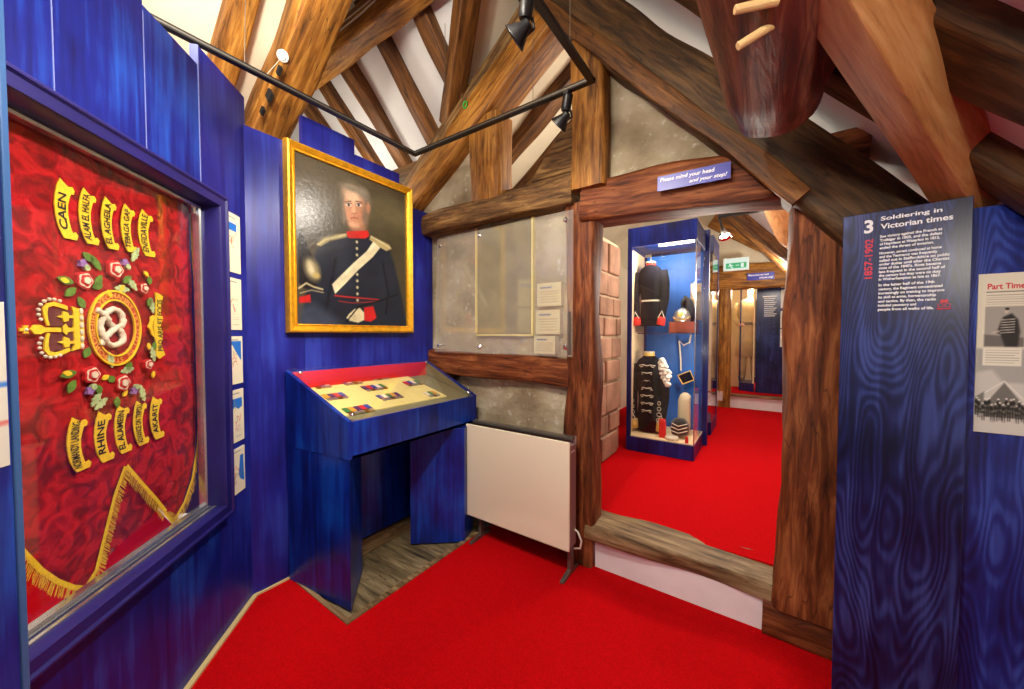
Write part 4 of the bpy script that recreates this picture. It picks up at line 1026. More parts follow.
# ================================================================== HEATER
t = Thing('heater', 'cream panel heater with reddish grey end standing against the old wall', 'heater', DW, (-1.37, -.15, 0))
hx0, hx1, hz0, hz1 = -1.735, -.927, .163, .818
t.part('front_panel', MB().box(hx0, hx1, -.212, -.198, hz0, hz1-.004), CREAMM, bevel=.004)
t.part('casing', MB().box(hx0+.004, hx1-.003, -.197, -.11, hz0+.01, hz1-.03).box(hx0+.004, hx1-.003, -.113, -.108, hz1-.05, hz1+.012), HEATSIDE, bevel=.003)
mb = MB().box(hx0+.01, hx1-.01, -.150, -.108, hz1-.008, hz1+.012)
t.part('top_cover', mb, GREYM, bevel=.003)
mb = MB()
for k in range(37): mb.box(hx0+.02+k*.0205, hx0+.034+k*.0205, -.196, -.152, hz1-.029, hz1-.022)
t.part('grille', mb, BLACKM)
for X in (hx0+.09, hx1-.02): t.part('foot', MB().prism([(-.27, 0), (-.06, 0), (-.06, .02), (-.13, .03), (-.13, .18), (-.17, .18), (-.17, .03), (-.27, .012)], X-.012, X+.012, 'x'), GREYM, bevel=.002)

mt = MB().box(hx1-.0025, hx1-.0015, -.19, -.135, hz1-.072, hz1-.062)
t.part('badge', mt, plain('badge white', S(226, 220, 220), .5))
solo('power_cable', MB().tube([(hx1-.02, -.13, .27), (hx1+.02, -.135, .26), (hx1+.045, -.135, .21), (hx1+.035, -.13, .16), (hx1-.01, -.13, .145)], .006, 8), plain('cable white', S(222, 214, 200), .5), 'white looped cable hanging from the heater end', 'cable', DW, (hx1, -.13, .145), smooth=True)

# ================================================================== ACRYLIC SHEET, DOOR NOTICE
gx0, gz0 = DW.L(438, 352, -.07); gx1, gz1 = DW.L(573, 210, -.07); _, gz2 = DW.L(447, 234, -.07); _, gz3 = DW.L(570, 357, -.07)
t = Thing('acrylic_sheet', 'hazy acrylic sheet screwed over the old timber and plaster wall', 'glazing', DW, ((gx0+gx1)/2, -.07, gz3))
sh = t.part('sheet', MB().prism([(-2.19, gz3), (gx1, gz3), (gx1, gz1-.005), (-2.15, gz1-.015)], -.076, -.070), GLASSH)
for (X, Z) in [(-2.14, gz3+.05), (-1.72, gz3+.05), (gx1-.05, gz3+.06), (-2.12, gz1-.07), (-1.72, gz1-.05), (gx1-.05, gz1-.06)]:
    mb = MB().lathe([(0, .005), (.065, .005), (.066, .016), (.074, .016), (.08, .008)], (X, -.005, Z), (0, -1, 0), 12)
    t.part('standoff_screw', mb, CHROME, smooth=False)
t.part('clamp_strip', MB().box(gx1-.03, gx1-.015, -.085, -.076, gz3+.02, gz3+.28), GREYM)
# pale battens and small notices behind the sheet
TP = plain('pale yellow batten', S(240, 222, 130), .7)
a0 = DW.L(476, 229, -.0); a1 = DW.L(468, 333, -.0); b0 = DW.L(532, 232, 0); b1 = DW.L(526, 336, 0)
mb = MB().box(a0[0]-.006, a0[0]+.006, 0.0, .03, a1[1], 2.25).box(b0[0]-.007, b0[0]+.007, 0.0, .03, b1[1], 2.25).box(a0[0], b0[0], .0, .03, b1[1], b1[1]+.012)
solo('batten_frame', mb, TP, 'thin pale yellow battens framing the wall patch behind the acrylic sheet', 'frame', DW, (-1.6, .01, 1.5))
solo('wall_patch', MB().box(a0[0]+.007, b0[0]-.008, .012, .03, b1[1]+.01, 2.25), plain('wattle olive plaster', S(128, 118, 72), .9, var=.2, vscale=7, bump=.4, bscale=30), 'olive plaster patch framed by pale battens behind the acrylic sheet', 'panel', DW, (-1.6, .02, 1.5))
for k, (x0_, x1_, y0_, y1_) in enumerate([(537, 561, 283, 306), (536, 560, 310, 334), (534, 555, 336, 354)]):
    a = DW.L(x0_, (y0_+y1_)/2, -.02); zt_ = DW.L((x0_+x1_)/2, y0_, -.02)[1]; zb_ = DW.L((x0_+x1_)/2, y1_, -.02)[1]; xb_ = DW.L(x1_, 300, -.02)[0]
    p = Paint(a[0], xb_, zb_, zt_, 34, 30, (214, 208, 170)); w_ = xb_-a[0]; h_ = zt_-zb_
    p.line([(a[0]+.15*w_, zb_+.8*h_), (a[0]+.6*w_, zb_+.8*h_)], .004, (70, 100, 160), .003)
    for j in range(5): p.line([(a[0]+.12*w_, zb_+(.62-.11*j)*h_), (a[0]+.88*w_, zb_+(.62-.11*j)*h_)], .0012, (120, 116, 90), .003, .7)
    mb, c = p.out(-.0202)
    o = solo('notice_card', MB().box(a[0], xb_, -.02, .031, zb_, zt_), PAPER, ['small card with a blue heading, uppermost of three behind the acrylic sheet', 'small card in the middle of three behind the acrylic sheet', 'small card at the foot of three behind the acrylic sheet'][k], 'card', DW, (a[0], -.02, zb_), group='cards behind the acrylic sheet')
    sub(o, 'print', mb, PRINT, base=(a[0], -.02, zb_), colors=c)
# blue notice on lintel
sx0, sz1_ = DW.L(656, 179.5, -.1); sx1, sz2_ = DW.L(727.8, 164, -.1); _, sz0_ = DW.L(656, 193.6, -.1); _, sz3_ = DW.L(727.8, 180.3, -.1)
def notice(name, lab, fr, x0, x1, z0l, z1l, z0r, z1r, y, bold=.02):
    o = solo(name, MB().prism([(x0, z0l), (x1, z0r), (x1, z1r), (x0, z1l)], y-.006, y), SIGNB, lab, 'sign', fr, (x0, y, z0l))
    mt = MB(); h = z1l-z0l; w_ = x1-x0; dz = (z0r-z0l)/w_
    m1 = MB(); text_into(m1, 'Please mind your head', x0+.04*w_, x0+.80*w_, z0l+.52*h, z0l+.86*h, y-.0065, bold=.025, shear=.15)
    m2 = MB(); text_into(m2, 'and your step!', x0+.46*w_, x0+.96*w_, z0l+.12*h, z0l+.44*h, y-.0065, bold=.025, shear=.3)
    for m in (m1, m2): m.v = [(a, b_, c+(a-x0)*dz) for a, b_, c in m.v]; mt.merge(m)
    sub(o, 'lettering', mt, WHITEINK, base=(x0, y, z0l))
    return o
notice('notice_plate', 'blue plate with white slanted words on the lintel over the doorway', DW, sx0, sx1, sz0_, sz1_, sz3_, sz2_, -.1)

# ================================================================== TITLE BOARDS
xa, ya = .225, 1.86
TB = Frame(xa, ya, -9.2)
bw = TB.L(969, 300, 0)[0]
zL = TB.L(850, 216.4)[1]; zR = TB.L(971, 198)[1]; ztop = (zL+zR)/2
t = Thing('title_board', 'tall dark blue title board headed Soldiering in Victorian times', 'display board', TB, (bw/2, 0, 0))
t.part('board', MB().prism([(.012, 0), (bw, 0), (bw, zR+.004), (.012, zL-.002)], 0, .022), BLUE4, bevel=.0015)
Z = lambda zx, zy: TB.L(840+zx*.1887, 190+zy*.1887, 0)
def zat(zx, zy): return Z(zx, zy)
m1 = MB(); text_into(m1, 'Soldiering in', Z(198, 160)[0], Z(520, 160)[0], Z(198, 176)[1], Z(198, 148)[1]+.0, -.0008, bold=.022)
text_into(m1, 'Victorian times', Z(198, 200)[0], Z(578, 200)[0], Z(198, 214)[1], Z(198, 186)[1], -.0008, bold=.022)
t.part('heading', m1, WHITEINK)
m1 = MB(); text_into(m1, '3', Z(112, 200)[0], Z(160, 200)[0], Z(135, 235)[1], Z(135, 165)[1], -.0008, bold=.03); t.part('numeral', m1, WHITEINK)
m1 = MB(); x0_, z0_ = Z(162, 470); x1_, z1_ = Z(162, 262); xw = Z(118, 400)[0]
text_map(m1, '1857-1902', lambda u, v: (x0_-(x0_-xw)*v, -.0008, z0_+(z1_-z0_)*u), bold=.02)
t.part('dates', m1, REDINK, label='red vertical dates')
body = [["See victory against the French at", "Trafalgar in 1805, and the defeat", "of Napoleon at Waterloo in 1815,", "ended the threat of invasion."],
        ["However, unrest continued at home", "and the Yeomanry was frequently", "called out in Staffordshire on public", "order duties until after the Chartist", "riots of the 1840's. Riots became", "less frequent in the second half of", "the century but they were on duty", "in Wolverhampton as late as 1867."],
        ["In the latter half of the 19th", "century, the Regiment concentrated", "increasingly on training to improve", "its skill at arms, horsemanship", "and tactics. By then, the ranks", "included yeomanry and", "people from all walks of life."]]
m1 = MB(); xs = Z(196, 300)[0]; wfull = Z(566, 300)[0]-xs
for par, (ya_, yb_) in zip(body, [(258, 318), (345, 482), (512, 640)]):
    n = len(par); mx_ = max(len(q) for q in par)
    for j, ln in enumerate(par):
        zy = ya_+(yb_-ya_)*j/(n-1); z_ = Z(196, zy)[1]
        text_line(m1, ln, xs, z_, .0125, -.0008, width=wfull*len(ln)/37, bold=.03)
t.part('body_text', m1, WHITEINK)
# small red regimental badge: crown over knot with ribbon
cx_, cz_ = Z(545, 610); u = (Z(580, 610)[0]-Z(510, 610)[0])/2
m1 = MB()
m1.prism([(cx_-.5*u, cz_+.55*u), (cx_+.5*u, cz_+.55*u), (cx_+.62*u, cz_+1.1*u), (cx_+.3*u, cz_+1.35*u), (cx_, cz_+1.15*u), (cx_-.3*u, cz_+1.35*u), (cx_-.62*u, cz_+1.1*u)], -.0016, -.0004)
for s_ in (-1, 1):
    m1.tube([(cx_+s_*u*(.1+.42*(1-math.cos(a))), -.001, cz_-.05*u+.42*u*math.sin(a)) for a in [k*2*PI/14 for k in range(15)]], .07*u, 5)
m1.tube([(cx_-1.1*u, -.001, cz_-.75*u), (cx_-.5*u, -.001, cz_-.95*u), (cx_, -.001, cz_-.85*u), (cx_+.5*u, -.001, cz_-.95*u), (cx_+1.1*u, -.001, cz_-.75*u)], .14*u, 5)
t.part('crest', m1, REDINK, label='small red crown and knot crest')

# second board with the poster
B2 = Frame(0, 1.85, 0)
x2a = TB.W(bw, 0, 0).x-.004
t = Thing('poster_board', 'brighter blue wood grained board carrying the Part Time poster', 'display board', B2, (x2a+.1, .0, 0))
zt2 = B2.L(990, 207)[1]
t.part('board', MB().prism([(x2a, 0), (x2a+.5, 0), (x2a+.5, zt2-.42), (x2a+.20, zt2-.03), (x2a+.16, zt2), (x2a, zt2)], .0, .02), BLUE3)
px0 = B2.L(976, 340, 0)[0]; pz1 = B2.L(976, 275)[1]; pz0 = B2.L(971, 431)[1]; pw_ = .36
p = Paint(px0, px0+pw_, pz0, pz1, 200, 260, (222, 216, 196))
s_ = pz1-pz0
k0 = (B2.L(1024, 340)[0]-px0)   # visible width
q = lambda u, v: (px0+u*k0, pz1-v*s_)
# lower photo: sky, barn, troop of horsemen
p.poly([q(0, .47), q(9, .47), q(9, 1.0), q(0, 1.0)], (196, 194, 186), .001)
p.poly([q(0, .47), q(0, .62), q(.35, .6), q(.6, .68), q(9, .66), q(9, .47)], (150, 150, 146), .006, .7)
p.poly([q(.2, .83), q(.62, .68), q(1.05, .82), q(1.05, .9), q(.2, .9)], (112, 110, 104), .002); p.line([q(.15, .76), q(.62, .67), q(1.1, .8)], .0015, (220, 218, 210), .001)
p.poly([q(0, .78), q(.2, .74), q(.2, .88), q(0, .88)], (120, 120, 112), .002)
rr = random.Random(4)
for j in range(60):
    u = j*.055+rr.uniform(-.02, .02); v = .82+rr.uniform(-.02, .03)
    p.ell(*q(u, v), .0035, .007, (40, 38, 36), .4); p.ell(*q(u, v-.025), .0025, .0025, (222, 220, 212), .3); p.line([q(u-.02, v+.03), q(u+.04, v+.035)], .0025, (52, 50, 46), .002)
    for d in (-.015, .03): p.line([q(u+d, v+.03), q(u+d+.01, v+.085)], .0009, (44, 42, 40), .001)
p.poly([q(0, .92), q(9, .93), q(9, 1), q(0, 1)], (206, 204, 196), .004, .6)
# soldier photo
p.poly([q(.16, .205), q(.98, .205), q(.98, .455), q(.16, .455)], (160, 156, 148), .001)
p.poly([q(.16, .38), q(.98, .4), q(.98, .455), q(.16, .455)], (110, 106, 100), .003)
p.poly([q(.55, .27), q(.72, .25), q(.85, .29), q(.9, .36), q(.86, .455), (q(.6, .455)), q(.5, .38), q(.42, .37), q(.5, .3)], (52, 50, 48), .003)
for j in range(6): p.line([q(.52-.005*j, .29+.016*j), q(.78, .285+.016*j)], .0011, (206, 202, 192), .001)
p.ell(*q(.61, .235), .0042, .0075, (196, 184, 168), .3); p.ell(*q(.62, .222), .0046, .004, (46, 42, 40), .3); p.line([q(.46, .36), q(.34, .37)], .0025, (188, 178, 164), .002)
p.poly([q(.14, .465), q(.95, .465), q(.95, .575), q(.14, .575)], (224, 220, 204), .001)
for j in range(6): p.line([q(.2, .48+.015*j), q(.9-.1*(j % 3 == 2), .48+.015*j)], .0005, (96, 92, 86), .0007, .8)
for j in range(5): p.line([q(.18, .135+.014*j), q(3, .135+.014*j)], .0006, (96, 92, 86), .0007, .75)
p.line([q(.18, .115), q(2.4, .115)], .0012, (50, 48, 46), .0007)
mb, c = p.out(-.0052)
po = solo('exhibition_poster', MB().box(px0, px0+pw_, -.005, 0, pz0, pz1), PAPER, 'cream poster headed Part Time with old photographs, on the brighter blue board', 'poster', B2, (px0, 0, pz0))
sub(po, 'print', mb, PRINT, base=(px0, 0, pz0), colors=c)
m1 = MB(); text_into(m1, 'Part Time', q(.19, 0)[0], q(.97, 0)[0], q(0, .098)[1], q(0, .062)[1], -.0058, bold=.025)
sub(po, 'heading', m1, REDINK, base=(px0, 0, pz0))

# ================================================================== LIGHTING TRACK
RZ = 2.75; RX0, RX1, RY1 = -2.1, -.752, 1.80
t = Thing('lighting_track', 'black rectangular lighting rail hung on wires under the roof', 'light rail', W0, ((RX0+RX1)/2, 1.0, RZ))
mb = MB().box(RX0-.016, RX0+.016, -.4, RY1+.016, RZ-.012, RZ+.012).box(RX0-.016, RX1+.016, RY1-.016, RY1+.016, RZ-.0125, RZ+.0125).box(RX1-.016, RX1+.016, -.4, RY1+.016, RZ-.012, RZ+.012)
t.part('rail', mb, BLACKM, bevel=.002)
mb = MB().box(RX0-.0165, RX0+.0165, -.4, RY1, RZ-.004, RZ+.003).box(RX0, RX1, RY1-.0168, RY1-.0150, RZ-.004, RZ+.003)
t.part('conductor_groove', mb, GREYM)
for (X, Y) in [(RX0+.3, RY1), (RX1-.35, RY1), (RX1, 1.55), (RX0, .75)]:
    t.part('wire', MB().tube([(X, Y, RZ+.01), (X-.01, Y+.02, min(R3z(X), R2z(X)) - .0)], .0016, 5), GREYM)
def track_spot(base, tilt, lab, lit=True):
    bx, by, bz = base
    th = Thing('track_spotlight', lab, 'spotlight', W0, base, group='spotlights on the lighting rail')
    th.part('adapter', MB().box(bx-.016, bx+.016, by-.03, by+.03, bz-.035, bz-.012), BLACKM, bevel=.003)
    ad = th.part('transformer', MB().lathe([(0, .026), (.06, .027), (.075, .022)], (bx, by, bz-.03), (-.25, .1, -.95), 18), BLACKM, ang=40)
    d = V(tilt).normalized(); c = V((bx-.03, by+.01, bz-.135))
    th.part('arm', MB().tube([(bx-.0, by+.03, bz-.09), (bx, by+.045, bz-.12), tuple(c+V((.0, .03, 0)))], .007, 8), BLACKM)
    hd = th.part('lamp_head', MB().lathe([(-.035, .012), (-.03, .02), (-.005, .026), (.04, .052), (.043, .052), (.040, .048), (.0, .022)], c, d, 24), BLACKM, ang=40)
    th.part('lamp', MB().lathe([(.005, .020), (.012, .026), (.014, .01)], c, d, 16), emit_mat('warm lamp', (1, .9, .7, 1), 4) if 'warm lamp' not in MATS else MATS['warm lamp'], parent=hd)
track_spot((RX1, 1.19, RZ), (-.85, -.15, -.55), 'black bell shaped spotlight on the rail nearest the camera side')
x_, _ = DW.L(567, 97, -.34)
track_spot((x_, RY1, RZ), (-.8, .1, -.6), 'small spotlight under the rail in front of the door wall stud')

# disc on the big timber
c = hitR3(288, 62, .235)
mb = MB().lathe([(0, .03), (.006, .03), (.012, .02), (.02, .018)], V((0, 0, 0)), V((.55, -.55, -.6)), 18)
o = finish('ceiling_disc', mb, plain('white plastic', S(230, 228, 222), .4)); smooth_by_angle(o, 40); o.location = V((c.x, c.y, c.z+CAMZ)); o['label'] = 'small round white fitting on the thick timber above the portrait'; o['category'] = 'fitting'
disc_loc = o.location.copy()
for k, tgt in enumerate([(1, .03), (2, .0)]):
    q = hitR3([268, 300][k], [84, 93][k], .22)
    solo('pull_wire', MB().tube([tuple(disc_loc), (q.x, q.y, q.z+CAMZ)], .0014, 5), MATS['white plastic'], ['thin wire running down from the white fitting to the rail', 'thin wire running from the white fitting towards the wing rafters'][k], 'wire')
# little green tie on the orange brace
c = ray(466, 109); c = c*(2.04/c.y); c.z += CAMZ
solo('cable_tie', MB().tube([(c.x+.017*math.cos(k*PI/6), c.y, c.z+.024*math.sin(k*PI/6)) for k in range(13)], .006, 6), plain('green plastic', S(40, 170, 60), .4), 'tiny bright green ring on the orange sloping brace', 'tie', smooth=True)
# mortises in the thick timber
Mb = big.matrix_world.inverted()
mb = MB()
for (px, py, L_, W_, D_) in [(284, 76, .045, .03, .02), (274, 100, .05, .06, .02), (267, 115, .04, .035, .02)]:
    q = hitR3(px, py, .12); w0 = V((q.x, .925, q.z+CAMZ+.0))
    # on the face towards the camera
    r = ray(px, py); tt = .974/r.y; w0 = r*tt; w0.z += CAMZ
    l = Mb @ w0
    mo_ = finish('mortise', MB().box(l.x-L_/2, l.x+L_/2, l.y-.008, l.y+.008, l.z-W_/2, l.z+W_/2), DARKV); mo_.parent = big

# ================================================================== NEXT ROOM CABINET
CB = Frame(0, 3.75, 0)
bx0 = CB.L(627, 440)[0]; bx1 = CB.L(695.5, 440)[0]; D = .62
t = Thing('display_cabinet', 'tall blue framed glass cabinet of uniforms standing by the stone pier', 'display cabinet', CB, ((bx0+bx1)/2, D/2, NEXTZ))
zt0 = CB.L(696, 239.4)[1]; zt1 = CB.L(697, 218.6)[1]; zb1 = NEXTZ+.145
CBL = stain_mat('cabinet blue', S(6, 10, 52), S(12, 22, 88), S(22, 42, 130))
t.part('plinth', MB().box(bx0, bx1, 0, D, NEXTZ, zb1), CBL, bevel=.003)
t.part('canopy', MB().box(bx0+.016, bx1-.016, .016, D, zt0+.035, zt1-.001).box(bx0+.015, bx1-.015, 0, .015, zt0, zt1).box(bx1-.015, bx1, 0, D, zt0, zt1).box(bx0, bx0+.015, 0, D, zt0, zt1), CBL, bevel=.002)
t.part('post', MB().box(bx0, bx0+.04, 0, .03, zb1, zt0), CBL)
t.part('post', MB().box(bx1-.015, bx1+.035, D-.01, D+.05, NEXTZ, zt1+.03), CBL)
t.part('post', MB().box(bx0, bx0+.04, D-.03, D, zb1, zt0), CBL)
t.part('back_panel', MB().box(bx0+.04, bx1-.02, D-.02, D-.005, zb1, zt0), plain('lit blue panel', S(30, 104, 196), .5, var=.2, vscale=4))
t.part('side_panel', MB().box(bx0+.002, bx0+.012, .03, D-.03, zb1, zt0), plain('cream panel', S(230, 206, 160), .7))
t.part('floor_board', MB().box(bx0+.012, bx1-.005, .012, D-.02, zb1, zb1+.01), MATS['cream panel'])
t.part('front_glass', MB().box(bx0+.04, bx1-.006, .004, .010, zb1, zt0+.02), GLASS)
t.part('side_glass', MB().box(bx1-.012, bx1-.006, .012, D-.012, zb1, zt0+.02), GLASS)
t.part('corner_strip', MB().box(bx1-.008, bx1, -.001, .008, zb1, zt0), ALU)
lx0, lz = CB.L(657, 245, .05); lx1, _ = CB.L(692, 243, .05)
t.part('lamp_tube', MB().lathe([(0, .018), (lx1-lx0, .018)], (lx0, .10, zt0+.012), (1, 0, 0), 12), emit_mat('lamp tube', (1, .86, .62, 1), 5))
shz = CB.L(660, 333, .3)[1]
t.part('shelf', MB().box(bx0+.05, bx1-.03, .2, D-.03, shz-.012, shz), plain('dark shelf', S(30, 32, 70), .5))

NAVY = plain('navy wool', S(20, 20, 28), .9, var=.2, vscale=20, spec=.1); CUFF = plain('scarlet wool', S(206, 36, 30), .85)
BRAID = plain('silver braid', S(206, 198, 176), .5, var=.15, vscale=60); GOLDB = plain('gold braid', S(214, 176, 90), .5)
def CL(px, py, d): return CB.L(px, py, d)
def jacket(label, cx, ztop, H, d, cuffm, braid, gm, hang=.0):
    """upright jacket: ztop collar top, H height"""
    base = (cx, d, ztop-H)
    th = Thing('uniform_jacket', label, 'uniform', CB, base)
    s_ = H/.66
    sec = [(cx+.01, d, ztop-H, .135*s_, .085*s_), (cx+.01, d, ztop-H*.8, .125*s_, .08*s_), (cx, d, ztop-H*.6, .105*s_, .075*s_), (cx, d, ztop-H*.35, .13*s_, .09*s_), (cx, d, ztop-H*.18, .145*s_, .08*s_), (cx, d, ztop-H*.10, .11*s_, .06*s_), (cx, d, ztop-H*.05, .055*s_, .05*s_)]
    th.part('body', MB().loft(sec, 28), gm, smooth=True)
    th.part('collar', MB().loft([(cx, d, ztop-H*.08, .06*s_, .052*s_), (cx, d, ztop, .052*s_, .048*s_)], 20), cuffm, smooth=True)
    th.part('collar_trim', MB().loft([(cx, d, ztop-H*.012, .055*s_, .051*s_), (cx, d, ztop+.004, .054*s_, .050*s_)], 20), braid)
    for s2 in (-1, 1):
        sx = cx+s2*.135*s_
        pts = [(sx, d, ztop-H*.16), (sx+s2*.03*s_, d-.015, ztop-H*.35), (sx+s2*.035*s_, d-.03, ztop-H*.58), (sx+s2*.015*s_, d-.05, ztop-H*.82), (sx+s2*.0*s_, d-.06, ztop-H*.97)]
        sl_ = th.part('sleeve', MB().tube(pts, [.055*s_, .054*s_, .048*s_, .04*s_, .038*s_], 14), gm, smooth=True)
        e = V(pts[-1]); f_ = V(pts[-2]); dd = (e-f_).normalized()
        th.part('cuff', MB().lathe([(-.07*s_, .040*s_), (-.03*s_, .046*s_), (.012*s_, .045*s_)], e, dd, 16), cuffm, parent=sl_, smooth=True)
        th.part('cuff_braid', MB().tube([tuple(e-dd*.06*s_+V((-.035*s_, -.03*s_, 0))), tuple(e-dd*.13*s_+V((0, -.046*s_, 0))), tuple(e-dd*.06*s_+V((.035*s_, -.03*s_, 0)))], .006*s_, 6), braid, parent=sl_)
    return th, s_
# hanging tunic with red cuffs
cx_, zt_ = CL(657, 262, .26); H_ = zt_-CL(657, 326, .26)[1]
th, s_ = jacket('plain dark tunic with scarlet cuffs hanging in the upper half of the cabinet', cx_-.07, zt_, H_, .26, CUFF, BRAID, NAVY)
th.part('waist_braid', MB().loft([(cx_-.07, .26, zt_-H_*.62, .108*s_, .078*s_), (cx_-.07, .26, zt_-H_*.595, .108*s_, .078*s_)], 24), BRAID)
th.part('hanger_hook', MB().tube([(cx_-.07, .26, zt_-.02), (cx_-.07, .26, zt_+.05), (cx_-.12, .26, zt_+.07)], .006, 8), GREYM)
th.o.scale = (.86, .95, 1)
# corded hussar style jacket
cx2, zt2_ = CL(655, 352, .25); H2 = zt2_-CL(655, 436, .25)[1]; H2 = min(H2, zt2_-zb1-.03)
th, s2_ = jacket('dark jacket with white looped cords standing in the lower half of the cabinet', cx2-.06, zt2_, H2, .27, GOLDB, BRAID, NAVY)
mb = MB()
for k in range(7):
    z_ = zt2_-H2*(.17+.095*k); wd = (.085-.004*k)*s2_; yy = .27-.088*s2_
    for sg in (-1, 1):
        mb.tube([(cx2-.06, yy, z_), (cx2-.06+sg*wd*.5, yy+.006, z_+.008), (cx2-.06+sg*wd, yy+.03, z_), (cx2-.06+sg*wd*.8, yy+.02, z_-.016), (cx2-.06+sg*wd*.5, yy+.006, z_-.008)], .0055, 6)
th.part('cord_loops', mb, BRAID)
mb = MB(); 
for s3 in (-1, 1):
    for k in range(4):
        a_ = [(cx2-.06+s3*.14*s2_+.018*(1+.3*k)*math.cos(u_), .27-.115*s2_, zt2_-H2*(.62+.07*k)+.02*math.sin(u_)) for u_ in [j*2*PI/10 for j in range(11)]]
        mb.tube(a_, .004, 5)
th.part('sleeve_knots', mb, BRAID)
th.o.scale = (.76, .95, 1)
# feather plume
px_, pz_ = CL(664, 372, .12); rr = random.Random(9)
mb = MB()
for k in range(46):
    u_ = k/46; cz = pz_+.13-.26*u_; mb.ball((px_-.02+.06*u_+rr.uniform(-.03, .03)*(.4+math.sin(PI*u_)), .12+rr.uniform(-.025, .025), cz+rr.uniform(-.01, .01)), (.024, .02, .02), 7, 5)
solo('feather_plume', mb, plain('white feather', S(226, 220, 206), .9, bump=.6, bscale=90), 'bushy white feather plume lying across the corded jacket', 'plume', CB, (px_, .12, pz_-.16), smooth=True)
# helmet with dark plume on a brown block
bx_, bz_ = CL(683, 322, .30); bt = CL(683, 322, .30)[1]; bb = CL(683, 333, .30)[1]
solo('wooden_block', MB().box(bx_-.12, bx_+.13, .22, .40, shz+.001, bt), plain('mahogany', S(128, 52, 28), .4, var=.2, vscale=9), 'reddish brown block under the silver helmet', 'plinth', CB, (bx_, .3, shz), bevel=.004)
th = Thing('plumed_helmet', 'silver helmet with a long dark horsehair plume on the brown block', 'helmet', CB, (bx_-.01, .30, bt))
hc = (bx_-.01, .30, bt)
th.part('skull', MB().loft([(hc[0], .30, bt+.002, .078, .09), (hc[0], .30, bt+.05, .08, .095), (hc[0], .30, bt+.10, .066, .08), (hc[0], .30, bt+.135, .034, .04), (hc[0], .30, bt+.145, .01, .012)], 20), SILV, smooth=True)
th.part('peak', MB().prism([(hc[0]-.07, .21), (hc[0], .16), (hc[0]+.07, .21), (hc[0]+.06, .25), (hc[0]-.06, .25)], bt+.028, bt+.034, 'z'), SILV, bevel=.002)
th.part('badge', MB().lathe([(0, .03), (.008, .026), (.012, .008)], (hc[0], .215, bt+.07), (0, -1, .1), 8), GOLDB)
th.part('chin_chain', MB().tube([(hc[0]-.075, .26, bt+.05), (hc[0]-.04, .205, bt+.02), (hc[0]+.04, .205, bt+.02), (hc[0]+.075, .26, bt+.05)], .007, 6), GOLDB)
pl = [(hc[0], .30, bt+.14), (hc[0], .30, bt+.2), (hc[0]+.02, .31, bt+.24), (hc[0]+.05, .33, bt+.2), (hc[0]+.07, .34, bt+.1), (hc[0]+.075, .35, bt+.0)]
th.part('plume', MB().tube(pl, [.01, .018, .03, .045, .05, .03], 12), plain('black horsehair', S(28, 24, 26), .6, bump=.6, bscale=90), smooth=True)
# pouch with strap
qx, qz = CL(684, 378, .3)
th = Thing('pouch', 'square dark pouch with pale braided edge hanging by its strap on the cabinet back', 'pouch', CB, (qx, .45, qz-.06))
rot = lambda a, b_, ang=.45: (qx+a*math.cos(ang)-b_*math.sin(ang), qz+a*math.sin(ang)+b_*math.cos(ang))
th.part('flap', MB().prism([rot(-.06, -.06), rot(.06, -.06), rot(.065, .04), rot(-.065, .04)], .43, .46), NAVY, bevel=.004)
ed = [(-.06, -.06), (.06, -.06), (.065, .04), (-.065, .04), (-.06, -.06)]
th.part('braid_edge', MB().tube([(rot(*e)[0], .426, rot(*e)[1]) for e in ed], .007, 6), GOLDB)
sx_, sz_ = CL(683, 345, .45)
th.part('strap', MB().tube([(qx-.05, .45, qz+.06), (qx-.055, .46, (qz+sz_)/2), (sx_-.04, .47, shz-.08), (sx_, .48, shz-.13), (sx_+.06, .47, shz-.10), (sx_+.075, .46, shz-.02)], .008, 6), BRAID)
# cream glove, fur cap, red tube, disc
gx_, gz_ = CL(684, 402, .28)
solo('gauntlet', MB().loft([(gx_-.0, .34, zb1+.012, .055, .035), (gx_, .34, zb1+.12, .062, .04), (gx_, .34, gz_, .06, .04), (gx_+.01, .34, gz_+.06, .05, .035), (gx_+.01, .34, gz_+.085, .02, .018)], 16), plain('cream leather', S(196, 182, 150), .8, bump=.4, bscale=30), 'cream leather gauntlet standing behind the fur cap', 'glove', CB, (gx_, .34, zb1+.01), smooth=True)
fx, fz = CL(681, 424, .2); rr = random.Random(12)
mb = MB().loft([(fx, .2, zb1+.045, .075, .06), (fx, .2, zb1+.10, .088, .07), (fx, .2, zb1+.16, .08, .065), (fx, .2, zb1+.2, .05, .045), (fx, .2, zb1+.205, .02, .02)], 18)
solo('fur_cap', mb, plain('black fur', S(40, 36, 34), .95, bump=1, bscale=70, sheen=.3), 'black fur cap with silver cords at the foot of the cabinet', 'cap', CB, (fx, .2, zb1+.04), smooth=True)
mb = MB()
for k in range(3): mb.tube([(fx-.08+.01*k, .135, zb1+.09+.035*k), (fx, .122, zb1+.07+.035*k), (fx+.08, .14, zb1+.10+.035*k)], .005, 6)
solo('cap_cord', mb, BRAID, 'silver cord wound across the black fur cap', 'cord', CB, (fx, .13, zb1+.08))
rx_, rz_ = CL(663.5, 424, .10); solo('red_bag', MB().loft([(rx_, .1, zb1+.012, .036, .02), (rx_, .1, zb1+.17, .034, .018), (rx_-.004, .1, zb1+.2, .03, .014)], 12), CUFF, 'scarlet cloth bag standing before the corded jacket', 'bag', CB, (rx_, .1, zb1+.01), bevel=.003)
dx_, dz_ = CL(673, 437, .08); solo('forage_cap', MB().lathe([(0, .062), (.018, .066), (.03, .055), (.034, .03)], (dx_, .085, zb1+.012), (0, 0, 1), 24), BRAID, 'low silver laced round cap on the cabinet floor', 'cap', CB, (dx_, .085, zb1+.01), smooth=True)
